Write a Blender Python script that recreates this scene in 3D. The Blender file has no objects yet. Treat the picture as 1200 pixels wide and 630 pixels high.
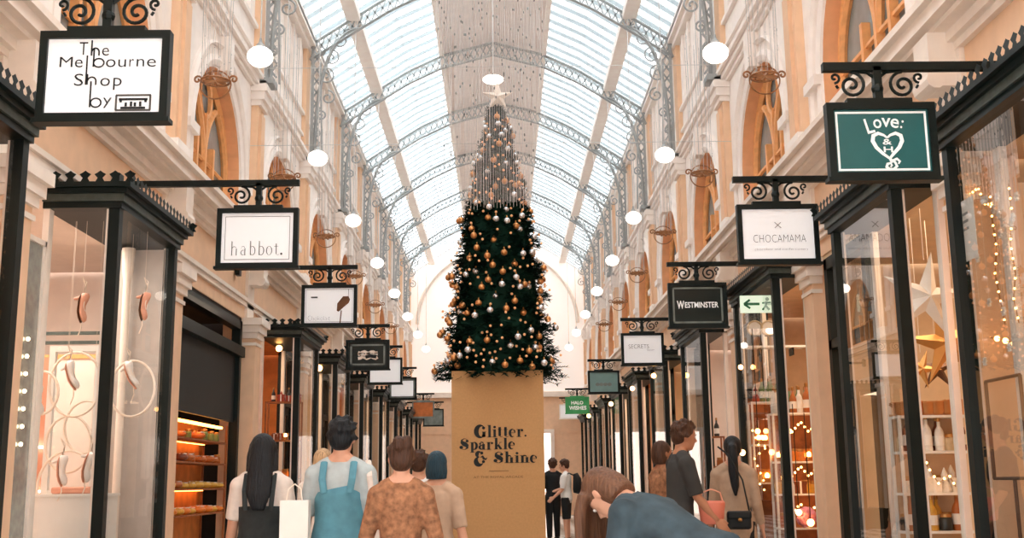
import bpy, math, random
from mathutils import Vector, Matrix
random.seed(7)
PI = math.pi
scn = bpy.context.scene
COL = scn.collection
R = math.radians

# ------------------------------------------------------------------ camera
F = 1300.0
CAM = Vector((0, 0, 1.25))
def cam_basis():
    dy = Vector(((588-600)/F, -(565-315)/F, -1)).normalized()          # world +Y seen in camera space
    roll = R(0.6)
    up = Vector((-math.sin(roll), math.cos(roll), 0))
    dz = (up - dy*up.dot(dy)).normalized()
    dx = dy.cross(dz).normalized()
    return Matrix((dx, dy, dz))                                        # camera -> world
B = cam_basis()
def pt(px, py, depth):
    return CAM + B @ (Vector(((px-600)/F, -(py-315)/F, -1))*depth)
def at(px, py, Y):
    d = B @ Vector(((px-600)/F, -(py-315)/F, -1))
    return CAM + d*((Y-CAM.y)/d.y)
cd = bpy.data.cameras.new('camera'); cd.lens = F/1200*36; cd.sensor_width = 36; cd.clip_end = 300; cd.clip_start = .05
cam = bpy.data.objects.new('camera', cd); COL.objects.link(cam)
cam.matrix_world = Matrix.Translation(CAM) @ B.to_4x4()
scn.camera = cam

# ------------------------------------------------------------------ materials
def lin(h):
    h = h.lstrip('#'); o = []
    for i in (0, 2, 4):
        c = int(h[i:i+2], 16)/255
        o.append(c/12.92 if c <= .04045 else ((c+.055)/1.055)**2.4)
    return (*o, 1)
MATS = {}
def mat(name, hexc, rough=.6, metal=0, emit=0, ehex=None, var=.08, scale=6, bump=0, spec=.4):
    if name in MATS: return MATS[name]
    m = bpy.data.materials.new(name); m.use_nodes = True
    nt = m.node_tree; bs = nt.nodes['Principled BSDF']
    bs.inputs['Roughness'].default_value = rough
    bs.inputs['Metallic'].default_value = metal
    bs.inputs['Specular IOR Level'].default_value = spec
    c = lin(hexc)
    tc = nt.nodes.new('ShaderNodeTexCoord'); nz = nt.nodes.new('ShaderNodeTexNoise')
    nz.inputs['Scale'].default_value = scale; nz.inputs['Detail'].default_value = 4
    nt.links.new(tc.outputs['Object'], nz.inputs['Vector'])
    rp = nt.nodes.new('ShaderNodeValToRGB')
    rp.color_ramp.elements[0].position = .3; rp.color_ramp.elements[1].position = .7
    rp.color_ramp.elements[0].color = (*[max(0, v*(1-var)) for v in c[:3]], 1)
    rp.color_ramp.elements[1].color = (*[min(1, v*(1+var)) for v in c[:3]], 1)
    nt.links.new(nz.outputs['Fac'], rp.inputs['Fac']); nt.links.new(rp.outputs['Color'], bs.inputs['Base Color'])
    if bump:
        b = nt.nodes.new('ShaderNodeBump'); b.inputs['Strength'].default_value = bump; b.inputs['Distance'].default_value = .02
        nt.links.new(nz.outputs['Fac'], b.inputs['Height']); nt.links.new(b.outputs['Normal'], bs.inputs['Normal'])
    if emit:
        bs.inputs['Emission Color'].default_value = lin(ehex or hexc); bs.inputs['Emission Strength'].default_value = emit
    MATS[name] = m
    return m
def glass_mat(name, tint='#ffffff', refl=1.0, rough=.0, haze=0, hazehex='#ffffff'):
    m = bpy.data.materials.new(name); m.use_nodes = True; nt = m.node_tree
    nt.nodes.clear()
    out = nt.nodes.new('ShaderNodeOutputMaterial'); tr = nt.nodes.new('ShaderNodeBsdfTransparent')
    tr.inputs['Color'].default_value = lin(tint)
    gl = nt.nodes.new('ShaderNodeBsdfGlossy'); gl.inputs['Roughness'].default_value = rough
    fr = nt.nodes.new('ShaderNodeFresnel'); fr.inputs['IOR'].default_value = 1.5
    mu = nt.nodes.new('ShaderNodeMath'); mu.operation = 'MULTIPLY'; mu.inputs[1].default_value = refl
    mx = nt.nodes.new('ShaderNodeMixShader')
    nt.links.new(fr.outputs[0], mu.inputs[0]); nt.links.new(mu.outputs[0], mx.inputs[0])
    base = tr.outputs[0]
    if haze:
        df = nt.nodes.new('ShaderNodeBsdfTranslucent'); df.inputs['Color'].default_value = lin(hazehex)
        m2 = nt.nodes.new('ShaderNodeMixShader'); m2.inputs[0].default_value = haze
        nt.links.new(tr.outputs[0], m2.inputs[1]); nt.links.new(df.outputs[0], m2.inputs[2]); base = m2.outputs[0]
    nt.links.new(base, mx.inputs[1]); nt.links.new(gl.outputs[0], mx.inputs[2])
    nt.links.new(mx.outputs[0], out.inputs[0])
    return m
M = dict(
    plaster=mat('peach_plaster', '#f0c7a3', .75, var=.05, bump=.05),
    white=mat('white_plaster', '#fbf0e8', .75, var=.04, bump=.05),
    cream=mat('cream_moulding', '#f7e8da', .6, var=.05),
    reveal=mat('orange_reveal', '#f0b383', .7, var=.08),
    tracery=mat('ochre_timber', '#efaa6c', .55, var=.1, scale=14),
    iron=mat('black_green_iron', '#0c1715', .45, 0, var=.2, spec=.25),
    iron2=mat('weathered_iron', '#454c46', .5, .2, var=.25, scale=20),
    steel=mat('grey_roof_iron', '#a3a6a6', .6, 0, var=.1),
    scroll=mat('bronze_scroll', '#6d4a33', .45, .5, var=.2),
    purlin=mat('pink_purlin', '#fff3ec', .7, var=.05),
    bar=mat('white_glazing_bar', '#b9bfc2', .6, var=.05),
    lamp=mat('lamp_globe', '#fff6ee', .4, emit=3.0, ehex='#fff3e6'),
    bulb=mat('warm_bulb', '#ffd9a0', .4, emit=14, ehex='#ffb766'),
    bulb2=mat('soft_bulb', '#fff0d8', .4, emit=5, ehex='#ffe2b8'),
    hoopm=mat('hoop_bronze', '#9a6a44', .45, .3, var=.2),
    brass=mat('brass', '#c08a4e', .35, .7, var=.15),
    gold=mat('gold_paper', '#e0a35c', .32, .55, var=.1),
    stripw=mat('white_paper', '#f6efe6', .6, var=.03),
    copper=mat('copper_bauble', '#d9985f', .28, .7, var=.08),
    silver=mat('silver_bauble', '#dfe0e2', .22, .75, var=.06),
    micro=mat('copper_micro', '#e5ab7a', .3, .5, emit=.25, ehex='#ffb47a'),
    needle=mat('fir_needles', '#17352a', .8, var=.35, scale=9, spec=.08),
    trunk=mat('bark', '#3b2a1e', .9, var=.3, scale=20),
    kraft=mat('kraft_board', '#cb9c68', .75, var=.05, scale=40, bump=.02),
    ink=mat('black_ink', '#141a1c', .6),
    inkgrey=mat('grey_ink', '#57534f', .6),
    inkpale=mat('pale_ink', '#9d9895', .6),
    inkbrown=mat('brown_ink', '#8a643c', .6),
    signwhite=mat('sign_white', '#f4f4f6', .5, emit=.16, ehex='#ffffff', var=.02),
    signteal=mat('sign_teal', '#2b6465', .3, var=.06),
    signblack=mat('sign_black', '#16211f', .3),
    signpale=mat('sign_pale_teal', '#7fa3a0', .3, var=.12, scale=3),
    signgreen=mat('sign_green', '#3f9a5c', .4, emit=.1),
    signorange=mat('sign_orange', '#c8713a', .4, var=.2),
    signgrey=mat('sign_grey', '#7d8580', .5, var=.3),
    inkwhite=mat('white_ink', '#f3f4f2', .5, emit=.15, ehex='#ffffff'),
    shopwhite=mat('shop_white_wall', '#f3dfd2', .8, var=.04),
    shopcream=mat('shop_cream_wall', '#e8cba8', .8, var=.06),
    shopdark=mat('shop_dark_wall', '#2a201b', .8, var=.2),
    shopwood=mat('shop_wood', '#9a5a30', .6, var=.25, scale=12),
    shoptan=mat('shop_tan_wall', '#cfa985', .8, var=.08),
    shopwarm=mat('shop_amber_wall', '#d98a48', .7, var=.15),
    shelfwhite=mat('shelf_white', '#f4efe8', .5, var=.03),
    mirror=mat('aged_mirror', '#aeb0aa', .18, .6, var=.2, scale=14),
    pink=mat('pink_leather', '#e7a589', .5, var=.08),
    ivory=mat('ivory_leather', '#f2e8e0', .5, var=.04),
    ribbon=mat('ivory_ribbon', '#f6e4d2', .5),
    silvstring=mat('silver_string', '#c9c6c4', .35, .5, var=.2),
    crystal=mat('crystal_drop', '#8b9090', .2, .4, var=.3),
    end_glow=mat('end_wall_plaster_glow', '#fbefe7', .8, emit=.25, ehex='#fff3ea', var=.03),  # plaster with emission put in to stand for daylight at the far end
)
def translucent(name, hexc, fac=.38):
    m = bpy.data.materials.new(name); m.use_nodes = True; nt = m.node_tree; nt.nodes.clear()
    out = nt.nodes.new('ShaderNodeOutputMaterial'); a = nt.nodes.new('ShaderNodeBsdfTranslucent'); b = nt.nodes.new('ShaderNodeBsdfDiffuse'); mx = nt.nodes.new('ShaderNodeMixShader')
    a.inputs[0].default_value = lin(hexc); b.inputs[0].default_value = lin(hexc); mx.inputs[0].default_value = fac
    nt.links.new(a.outputs[0], mx.inputs[1]); nt.links.new(b.outputs[0], mx.inputs[2]); nt.links.new(mx.outputs[0], out.inputs[0]); return m
M['glass'] = glass_mat('shop_glass', '#fafbfa', .38)
M['ridge'] = mat('ridge_boards', '#f7ece7', .8, var=.05)
M['bar'] = translucent('white_glazing', '#c9ced0')
M['roofglass'] = glass_mat('roof_glass', '#f2f7f8', .5, .1, .35)
def win_mat():
    m = mat('upper_window_glass', '#8f9c9e', .08, 0, var=.25, scale=2.0, spec=1.0)
    return m
M['winglass'] = win_mat()
def hair_mat(name, hexc):
    m = mat(name, hexc, .5, var=.35, scale=9, bump=.6, spec=.3); nt = m.node_tree; mp = nt.nodes.new('ShaderNodeMapping'); mp.inputs['Scale'].default_value = (9, 9, .7)
    tc = [n for n in nt.nodes if n.type == 'TEX_COORD'][0]; nz = [n for n in nt.nodes if n.type == 'TEX_NOISE'][0]
    nt.links.new(tc.outputs['Object'], mp.inputs['Vector']); nt.links.new(mp.outputs[0], nz.inputs['Vector']); return m
def checker_floor():
    m = bpy.data.materials.new('checker_tiles'); m.use_nodes = True; nt = m.node_tree; bs = nt.nodes['Principled BSDF']
    tc = nt.nodes.new('ShaderNodeTexCoord'); mp = nt.nodes.new('ShaderNodeMapping'); mp.inputs['Rotation'].default_value = (0, 0, PI/4)
    ck = nt.nodes.new('ShaderNodeTexChecker'); ck.inputs['Scale'].default_value = 2.2
    ck.inputs['Color1'].default_value = lin('#e2d9cf'); ck.inputs['Color2'].default_value = lin('#3a3836')
    nt.links.new(tc.outputs['Object'], mp.inputs['Vector']); nt.links.new(mp.outputs[0], ck.inputs['Vector'])
    nt.links.new(ck.outputs['Color'], bs.inputs['Base Color']); bs.inputs['Roughness'].default_value = .25
    return m
M['floor'] = checker_floor()

# ------------------------------------------------------------------ mesh builder
class MB:
    def __init__(s): s.v = []; s.f = []
    def add(s, vs, fs):
        o = len(s.v); s.v += [Vector(v) for v in vs]; s.f += [tuple(i+o for i in f) for f in fs]; return s
    def box(s, a, b):
        x0, y0, z0 = [min(a[i], b[i]) for i in range(3)]; x1, y1, z1 = [max(a[i], b[i]) for i in range(3)]
        return s.add([(x0,y0,z0),(x1,y0,z0),(x1,y1,z0),(x0,y1,z0),(x0,y0,z1),(x1,y0,z1),(x1,y1,z1),(x0,y1,z1)],
                     [(3,2,1,0),(4,5,6,7),(0,1,5,4),(1,2,6,5),(2,3,7,6),(3,0,4,7)])
    def quad(s, a, b, c, d): return s.add([a,b,c,d], [(0,1,2,3)])
    def bar(s, p, q, w, h=None, up=(0,0,1)):
        p, q = Vector(p), Vector(q); h = h or w; t = (q-p).normalized(); u = Vector(up)
        if abs(t.dot(u)) > .99: u = Vector((1,0,0))
        a = t.cross(u).normalized()*w/2; b = a.cross(t).normalized()*h/2
        vs = [p-a-b, p+a-b, p+a+b, p-a+b, q-a-b, q+a-b, q+a+b, q-a+b]
        return s.add(vs, [(3,2,1,0),(4,5,6,7),(0,1,5,4),(1,2,6,5),(2,3,7,6),(3,0,4,7)])
    def tube(s, pts, rad, n=6, cap=True, lat=None):
        """sweep; rad: number, list of numbers or list of (ra, rb) with lateral axis lat"""
        pts = [Vector(p) for p in pts]; k = len(pts)
        if not isinstance(rad, (list, tuple)): rad = [rad]*k
        vs = []; pa = None
        for i, p in enumerate(pts):
            t = (pts[min(i+1,k-1)]-pts[max(i-1,0)]).normalized()
            if lat is not None: a = Vector(lat); a = (a - t*a.dot(t)).normalized()
            elif pa is None:
                u = Vector((0,0,1)) if abs(t.z) < .9 else Vector((1,0,0)); a = t.cross(u).normalized()
            else: a = (pa - t*pa.dot(t)).normalized()
            pa = a; b = t.cross(a); r = rad[i]; ra, rb = r if isinstance(r, tuple) else (r, r)
            for j in range(n):
                th = 2*PI*j/n; vs.append(p + a*math.cos(th)*ra + b*math.sin(th)*rb)
        fs = [(i*n+j, i*n+(j+1)%n, (i+1)*n+(j+1)%n, (i+1)*n+j) for i in range(k-1) for j in range(n)]
        if cap: fs += [tuple(range(n-1,-1,-1)), tuple((k-1)*n+j for j in range(n))]
        return s.add(vs, fs)
    def lathe(s, c, prof, n=16):
        c = Vector(c); vs = []; k = len(prof)
        for r, z in prof:
            for j in range(n): vs.append(c+Vector((r*math.cos(2*PI*j/n), r*math.sin(2*PI*j/n), z)))
        fs = [(i*n+j, i*n+(j+1)%n, (i+1)*n+(j+1)%n, (i+1)*n+j) for i in range(k-1) for j in range(n)]
        fs += [tuple(range(n-1,-1,-1)), tuple((k-1)*n+j for j in range(n))]
        return s.add(vs, fs)
    def ball(s, c, r, n=12, m=8):
        rx, ry, rz = r if isinstance(r, tuple) else (r, r, r); c = Vector(c)
        vs = [c+Vector((0,0,-rz))]
        for i in range(1, m):
            ph = -PI/2+PI*i/m
            for j in range(n):
                th = 2*PI*j/n; vs.append(c+Vector((rx*math.cos(ph)*math.cos(th), ry*math.cos(ph)*math.sin(th), rz*math.sin(ph))))
        vs.append(c+Vector((0,0,rz)))
        fs = [(0, 1+(j+1)%n, 1+j) for j in range(n)]
        fs += [(1+i*n+j, 1+i*n+(j+1)%n, 1+(i+1)*n+(j+1)%n, 1+(i+1)*n+j) for i in range(m-2) for j in range(n)]
        L = len(vs)-1; o = 1+(m-2)*n
        fs += [(o+j, o+(j+1)%n, L) for j in range(n)]
        return s.add(vs, fs)
    def ribbon(s, pts, wid, y, th=.002):
        """flat stroke in the XZ plane facing -Y; pts (x,z)"""
        k = len(pts)
        if not isinstance(wid, (list, tuple)): wid = [wid]*k
        vs = []
        for i in range(k):
            p0 = Vector(pts[max(i-1,0)]); p1 = Vector(pts[min(i+1,k-1)]); t = (p1-p0)
            t = t.normalized() if t.length > 1e-9 else Vector((1,0)); nn = Vector((-t.y, t.x))*wid[i]/2; p = Vector(pts[i])
            for q in (p+nn, p-nn): vs.append((q.x, y, q.y))
        return s.add(vs, [(2*i, 2*i+1, 2*i+3, 2*i+2) for i in range(k-1)])
    def disc(s, c, r, y, n=12):
        rx, rz = r if isinstance(r, tuple) else (r, r)
        return s.add([(c[0]+rx*math.cos(2*PI*j/n), y, c[1]+rz*math.sin(2*PI*j/n)) for j in range(n)], [tuple(range(n))])
    def build(s, name, m, parent=None, smooth=False):
        me = bpy.data.meshes.new(name); off = Vector(parent['_o']) if parent is not None and '_o' in parent else Vector()
        me.from_pydata([v-off for v in s.v], [], s.f); me.validate()
        me.materials.append(M[m] if isinstance(m, str) else m)
        if smooth: me.polygons.foreach_set('use_smooth', [True]*len(me.polygons))
        me.update()
        o = bpy.data.objects.new(name, me); COL.objects.link(o)
        if parent is not None: o.parent = parent; o['_o'] = list(off)
        return o
def ORIGIN(o, loc):
    """move a top-level mesh's origin to loc without moving it"""
    o.data.transform(Matrix.Translation(-Vector(loc))); o.location = loc; return o
def tag(o, label=None, cat=None, group=None, kind=None):
    if label: o['label'] = label
    if cat: o['category'] = cat
    if group: o['group'] = group
    if kind: o['kind'] = kind
    return o
def thing(name, loc, label, cat, group=None):
    o = bpy.data.objects.new(name, None); COL.objects.link(o); o.location = loc; o.empty_display_size = .1
    o['_o'] = list(loc)
    return tag(o, label, cat, group)
def struct(mb, name, m, label, parent=None):
    o = mb.build(name, m, parent)
    if parent is None: tag(o, label, None, None, 'structure')
    return o
KIDS = {}
def copy_tree(o, parent=None, kids=None):
    c = o.copy(); COL.objects.link(c)
    if parent is not None: c.parent = parent
    for ch in [x for x in ALL() if x.parent == o]: copy_tree(ch, c)
    return c
def ALL(): return list(COL.objects)
ORD = ['nearest','second','third','fourth','fifth','sixth','seventh','eighth','ninth','tenth','eleventh','twelfth']

# ------------------------------------------------------------------ lettering
def text_mb(s, cx, cz, w, h, y, off=0, mb=None):
    cu = bpy.data.curves.new('t', 'FONT'); cu.body = s; cu.size = 1; cu.offset = off; cu.resolution_u = 3
    o = bpy.data.objects.new('t', cu); COL.objects.link(o)
    dg = bpy.context.evaluated_depsgraph_get(); me = bpy.data.meshes.new_from_object(o.evaluated_get(dg))
    vs = [v.co.copy() for v in me.vertices]; fs = [tuple(p.vertices) for p in me.polygons]
    x0 = min(v.x for v in vs); x1 = max(v.x for v in vs); y0 = min(v.y for v in vs); y1 = max(v.y for v in vs)
    mb = mb or MB()
    mb.add([(cx-w/2+(v.x-x0)/(x1-x0)*w, y, cz-h/2+(v.y-y0)/(y1-y0)*h) for v in vs], fs)
    bpy.data.objects.remove(o); bpy.data.curves.remove(cu); bpy.data.meshes.remove(me)
    return mb
def arc(cx, cz, rx, rz, a0, a1, n=14):
    return [(cx+rx*math.cos(R(a0+(a1-a0)*i/n)), cz+rz*math.sin(R(a0+(a1-a0)*i/n))) for i in range(n+1)]
def wv(n, a, b):    # widths swelling a -> b -> a
    return [a+(b-a)*math.sin(PI*i/n)**1.3 for i in range(n+1)]
def didone(s, x, z, em, y, mb, W=.13, T=.022, gap=.045):
    """high-contrast serif letters from strokes; returns the end x"""
    def st(px, z0, z1, w=None, foot=True, flag=False):
        w = w or W; L.append(([(px, z0), (px, z1)], [w, w]))
        if foot: L.append(([(px-w*.95, z0), (px+w*.95, z0)], [T, T]))
        if flag: L.append(([(px-w*.95, z1-T/2), (px, z1-T/2)], [T, T]))
    for ch in s:
        L = []; D = []; adv = .3
        if ch == 'l': st(.13, 0, .76, flag=True); adv = .26
        elif ch == 'i': st(.13, 0, .48, flag=True); D.append((.13, .63, W*.55)); adv = .26
        elif ch == 't':
            L.append(([(.13, .06), (.13, .62)], [W, W])); L.append(([(0, .47), (.27, .47)], [T, T])); L.append((arc(.22, .08, .09, .08, 180, 330), [T]*15)); adv = .30
        elif ch == 'e':
            L.append((arc(.2, .24, .15, .235, 60, 300, 20), wv(20, T, W))); L.append((arc(.2, .24, .15, .235, 0, 62), wv(14, T, W*.6))); L.append(([(.08, .25), (.36, .25)], [T, T])); adv = .41
        elif ch == 'r':
            st(.13, 0, .48, flag=True); L.append((arc(.26, .33, .12, .14, 175, 60), [T]*15)); D.append((.32, .41, W*.5)); adv = .40
        elif ch == '.': D.append((.08, .06, .065)); adv = .16
        elif ch == 'p':
            st(.13, -.2, .48, flag=True); L.append((arc(.24, .24, .15, .235, 120, -120, 20), wv(20, T, W))); adv = .45
        elif ch == 'b':
            st(.13, 0, .76, foot=False, flag=True); L.append((arc(.24, .24, .15, .235, 130, -130, 20), wv(20, T, W))); adv = .45
        elif ch == 'o':
            L.append((arc(.2, .24, .15, .235, 90, 270, 18), wv(18, T, W))); L.append((arc(.2, .24, .15, .235, 90, -90, 18), wv(18, T, W))); adv = .42
        elif ch == 'a':
            st(.3, 0, .36); L.append((arc(.19, .36, .11, .12, 0, 150), wv(14, T, W*.5))); D.append((.1, .37, W*.42))
            L.append((arc(.2, .14, .13, .135, 70, 290, 18), wv(18, T, W*.9))); adv = .44
        elif ch == 'k':
            st(.13, 0, .76, flag=True); L.append(([(.18, .2), (.38, .46)], [T, T])); L.append(([(.3, .46), (.46, .46)], [T, T])); L.append(([(.24, .28), (.42, 0)], [W*.9, W*.9])); L.append(([(.32, 0), (.5, 0)], [T, T])); adv = .5
        elif ch in 'hn':
            st(.13, 0, .76 if ch == 'h' else .48, flag=True); L.append((arc(.26, .33, .12, .14, 175, 20), wv(14, T, W*.6))); st(.39, 0, .36); adv = .53
        elif ch == 'S':
            sp = [(.46, .56), (.40, .70), (.24, .73), (.11, .63), (.13, .49), (.27, .37), (.42, .25), (.44, .1), (.3, 0), (.14, .02), (.05, .14)]
            L.append((sp, [T, T, T*1.6, W*.7, W*1.5, W*2.1, W*1.6, W*.8, T*1.4, T, T])); D.append((.43, .57, W*.6)); D.append((.08, .15, W*.75)); adv = .56
        elif ch == 'G':
            L.append((arc(.34, .36, .28, .37, 50, 300, 24), wv(24, T, W*1.9))); D.append((.5, .58, W*.62)); st(.52, .02, .33, w=W*1.2, foot=False); L.append(([(.4, .33), (.66, .33)], [T, T])); D.append((.5, .1, W*.7)); adv = .68
        elif ch == '&':
            L.append((arc(.26, .55, .16, .16, 60, 265, 18), wv(18, T, W*1.5))); L.append((arc(.26, .16, .22, .24, 95, 330, 22), wv(22, T, W*1.9))); D.append((.38, .64, W*.6))
            L.append(([(.3, .38), (.42, .44), (.5, .3), (.62, .26), (.7, .36)], [T, W*.9, W, W*.7, T])); D.append((.48, .12, W*.6)); adv = .72
        elif ch == ' ': adv = .22
        for pts, wd in L: mb.ribbon([(x+p[0]*em, z+p[1]*em) for p in pts], [q*em for q in wd], y)
        for a, b, r in D: mb.disc((x+a*em, z+b*em), r*em, y)
        x += (adv+gap)*em
    return x

# ------------------------------------------------------------------ setting dimensions
XR, XL, XC = 3.4, -3.6, -.1
MOD = 3.95
P = [7.8+MOD*k for k in range(-3, 10)]            # pilasters
Y0, Y1 = P[0], P[-1]
def wx(s): return XR if s > 0 else XL
# floor, ceiling
fl = MB(); fl.quad((XL, Y0, 0), (XR, Y0, 0), (XR, Y1, 0), (XL, Y1, 0)); struct(fl, 'floor', 'floor', 'black and cream chequered tiles of the arcade floor')
fl = MB()
for s in (-1, 1):
    fl.box((wx(s), Y0, -.1), (s*6.2, Y1, .012))
struct(fl, 'floor_shops', 'shopcream', 'pale floor inside the shops')

# --- walls
ZS, ZSP, AR, ZTOP = 4.78, 5.35, 1.18, 9.4           # sill, springing, arch radius, eaves
NA = 20
def arch_pts(c):
    pts = [(c-AR, ZS)]
    pts += [(c-AR*math.cos(PI*i/NA), ZSP+AR*math.sin(PI*i/NA)) for i in range(NA+1)]
    pts.append((c+AR, ZS)); return pts
for s, nm in ((-1, 'left'), (1, 'right')):
    X = wx(s); up = MB(); lo = MB(); rv = MB()
    for k in range(len(P)-1):
        c = P[k]+MOD/2; a, b = P[k], P[k+1]
        if k < 2:
            up.quad((X,a,4.4),(X,b,4.4),(X,b,ZTOP),(X,a,ZTOP)); continue
        ap = arch_pts(c); h = len(ap)//2
        for i in range(h):
            (y0,z0),(y1,z1) = ap[i], ap[i+1]; up.quad((X,a,z0),(X,y0,z0),(X,y1,z1),(X,a,z1))
        for i in range(h, len(ap)-1):
            (y0,z0),(y1,z1) = ap[i], ap[i+1]; up.quad((X,y0,z0),(X,b,z0),(X,b,z1),(X,y1,z1))
        up.quad((X,a,4.4),(X,b,4.4),(X,b,ZS),(X,a,ZS)); zt = ZSP+AR
        up.quad((X,a,zt),(X,b,zt),(X,b,ZTOP),(X,a,ZTOP))
        for i in range(len(ap)-1):
            (y0,z0),(y1,z1) = ap[i], ap[i+1]; rv.quad((X,y0,z0),(X,y1,z1),(X+s*.45,y1,z1),(X+s*.45,y0,z0))
        rv.quad((X,c-AR,ZS),(X,c+AR,ZS),(X+s*.45,c+AR,ZS),(X+s*.45,c-AR,ZS))
    w = struct(up, 'wall_'+nm, 'white', 'white plaster upper wall on the %s of the arcade' % nm)
    w.data.materials.append(M['plaster'])
    struct(rv, 'trim_reveals_'+nm, 'reveal', 'orange arch reveals in the %s wall' % nm)
    # backing behind the upper windows
    bk = MB(); bk.box((X+s*.7, Y0, 4.4), (X+s*.75, Y1, ZTOP)); struct(bk, 'wall_behind_'+nm, 'plaster', 'room wall behind the %s upper windows' % nm)
    # fascia and piers
    lo.box((X, Y0, 3.55), (X+s*.3, Y1, 4.45))
    pj = .08 if s > 0 else .16
    for y in P:
        lo.box((X-s*pj, y-.18, 0), (X+s*.3, y+.18, 3.55))
    struct(lo, 'wall_piers_'+nm, 'plaster', 'peach piers and fascia of the %s shopfronts' % nm)
    tr = MB()
    for y in P:      # pier base, capital, recessed panel frame
        for z0, z1, e in ((0,.35,.03),(3.18,3.22,.02),(3.28,3.36,.035),(3.36,3.46,.07),(3.46,3.56,.11)):
            tr.box((X-s*(pj+e), y-.18-e, z0), (X+s*.02, y+.18+e, z1))
        tr.box((X-s*.04, y-.20, 3.56), (X, y+.20, 4.42))
    for z0, z1, e in ((3.72,3.78,.04),(3.78,3.83,.07)):
        tr.box((X-s*e, Y0, z0), (X, Y1, z1))
    for z0, z1, e in ((4.32,4.38,.05),(4.38,4.46,.1),(4.46,4.50,.2),(4.50,4.60,.28),(4.60,4.66,.34),(4.66,4.72,.12)):
        tr.box((X-s*e, Y0, z0), (X, Y1, z1))
    for y in P:      # consoles under the cornice
        tr.box((X-s*.24, y-.14, 4.05), (X, y+.14, 4.46)); tr.tube([(X-s*.2,y-.145,4.1),(X-s*.2,y+.145,4.1)], .07, 10)
    struct(tr, 'trim_cornice_'+nm, 'cream', 'cream moulded cornice and capitals on the %s' % nm)
    # upper pilasters
    pl = MB(); cp = MB()
    for y in P:
        pl.box((X-s*.1, y-.2, 4.72), (X, y+.2, 6.75))
        pl.box((X-s*.14, y-.11, 4.72), (X, y+.11, 6.6))
        for z0, z1, e in ((4.72,4.95,.05),(6.7,6.78,.05),(6.78,6.9,.1),(6.9,7.0,.14)):
            cp.box((X-s*(.1+e), y-.2-e*.6, z0), (X, y+.2+e*.6, z1))
        cp.box((X-s*.2, y-.16, 7.0), (X, y+.16, 7.1))
    for z0, z1, e in ((6.98,7.04,.05),(7.04,7.12,.1),(7.12,7.18,.16),(7.5,7.55,.05),(7.9,7.96,.06),(9.2,9.3,.12),(9.3,9.42,.2)):
        cp.box((X-s*e, Y0, z0), (X, Y1, z1))
    for y in P:
        pl.box((X-s*.08, y-.17, 7.18), (X, y+.17, 9.2))
        for dy in (.62, 1.25, 2.05, 2.7, 3.33):
            cp.box((X-s*.05, y+dy-.06, 7.96), (X, y+dy+.06, 9.2))
    for k in range(2, len(P)-1):                       # archivolt bands and keystones
        c = P[k]+MOD/2
        for r, e, w_ in ((AR+.09, .05, .16), (AR+.30, .07, .06)):
            pts = [(X, c-r*math.cos(PI*i/24), ZSP+r*math.sin(PI*i/24)) for i in range(25)]
            pts = [(X, c-r, ZS)]+pts+[(X, c+r, ZS)]
            cp.tube(pts, [(e, w_/2)]*len(pts), 6, lat=(1,0,0))
        cp.box((X-s*.14, c-.12, ZSP+AR-.02), (X, c+.12, ZSP+AR+.45))
        cp.box((X-s*.1, c-AR-.42, ZSP-.06), (X, c-AR-.02, ZSP+.05)); cp.box((X-s*.1, c+AR+.02, ZSP-.06), (X, c+AR+.42, ZSP+.05))
    struct(pl, 'trim_pilasters_'+nm, 'plaster', 'peach pilasters between the %s arched windows' % nm)
    struct(cp, 'trim_mouldings_'+nm, 'white', 'white arch mouldings and string courses on the %s wall' % nm)

# --- arched windows
def arched_window(s, c, idx):
    X = wx(s)+s*.19; root = thing('window_%d' % idx, (X, c, ZS), '%s arched upper window along the %s wall' % (ORD[(idx-1)//2], 'left' if s < 0 else 'right'), None)
    root['kind'] = 'structure'
    fr = MB(); ap = arch_pts(c)
    ins = [(c+(y-c)*.955, ZSP+(z-ZSP)*.955 if z > ZSP else max(z, ZS+.04)) for y, z in ap]
    fr.tube([(X, y, z) for y, z in ins], [(.05,.05)]*len(ins), 4, lat=(1,0,0)); fr.box((X-.05, c-AR, ZS), (X+.05, c+AR, ZS+.09))
    fr.build('window_frame', 'tracery', root)
    mu = MB()
    for d in (-.38, 0, .38): mu.box((X-.045, c+d-.035, ZS+.05), (X+.045, c+d+.035, ZSP+(.25 if d else .62)))
    mu.build('mullion', 'tracery', root)
    tc = MB()
    for d in (-.57, .57):          # lancets
        for sg in (-1, 1):
            pts = [(X, c+d+sg*(.55-1.1*(1-math.cos(R(8*i)))), ZSP-.02+1.0*math.sin(R(8*i))) for i in range(8)]
            tc.tube(pts, .045, 6)
    pts = [(X, c+.26*math.cos(2*PI*i/20), ZSP+.84+.26*math.sin(2*PI*i/20)) for i in range(21)]; tc.tube(pts, .035, 5, cap=False)
    tc.tube([(X, c-AR*.95, ZSP), (X, c+AR*.95, ZSP)], .03, 5)
    tc.build('tracery', 'tracery', root)
    pn = MB(); pn.add([(X+s*.04, y, z) for y, z in ins], [tuple(range(len(ins)))]); pn.build('pane', 'winglass', root)
wi = 1
for k in range(3, len(P)-1):
    for s in (-1, 1):
        arched_window(s, P[k]+MOD/2, wi); wi += 1

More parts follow.
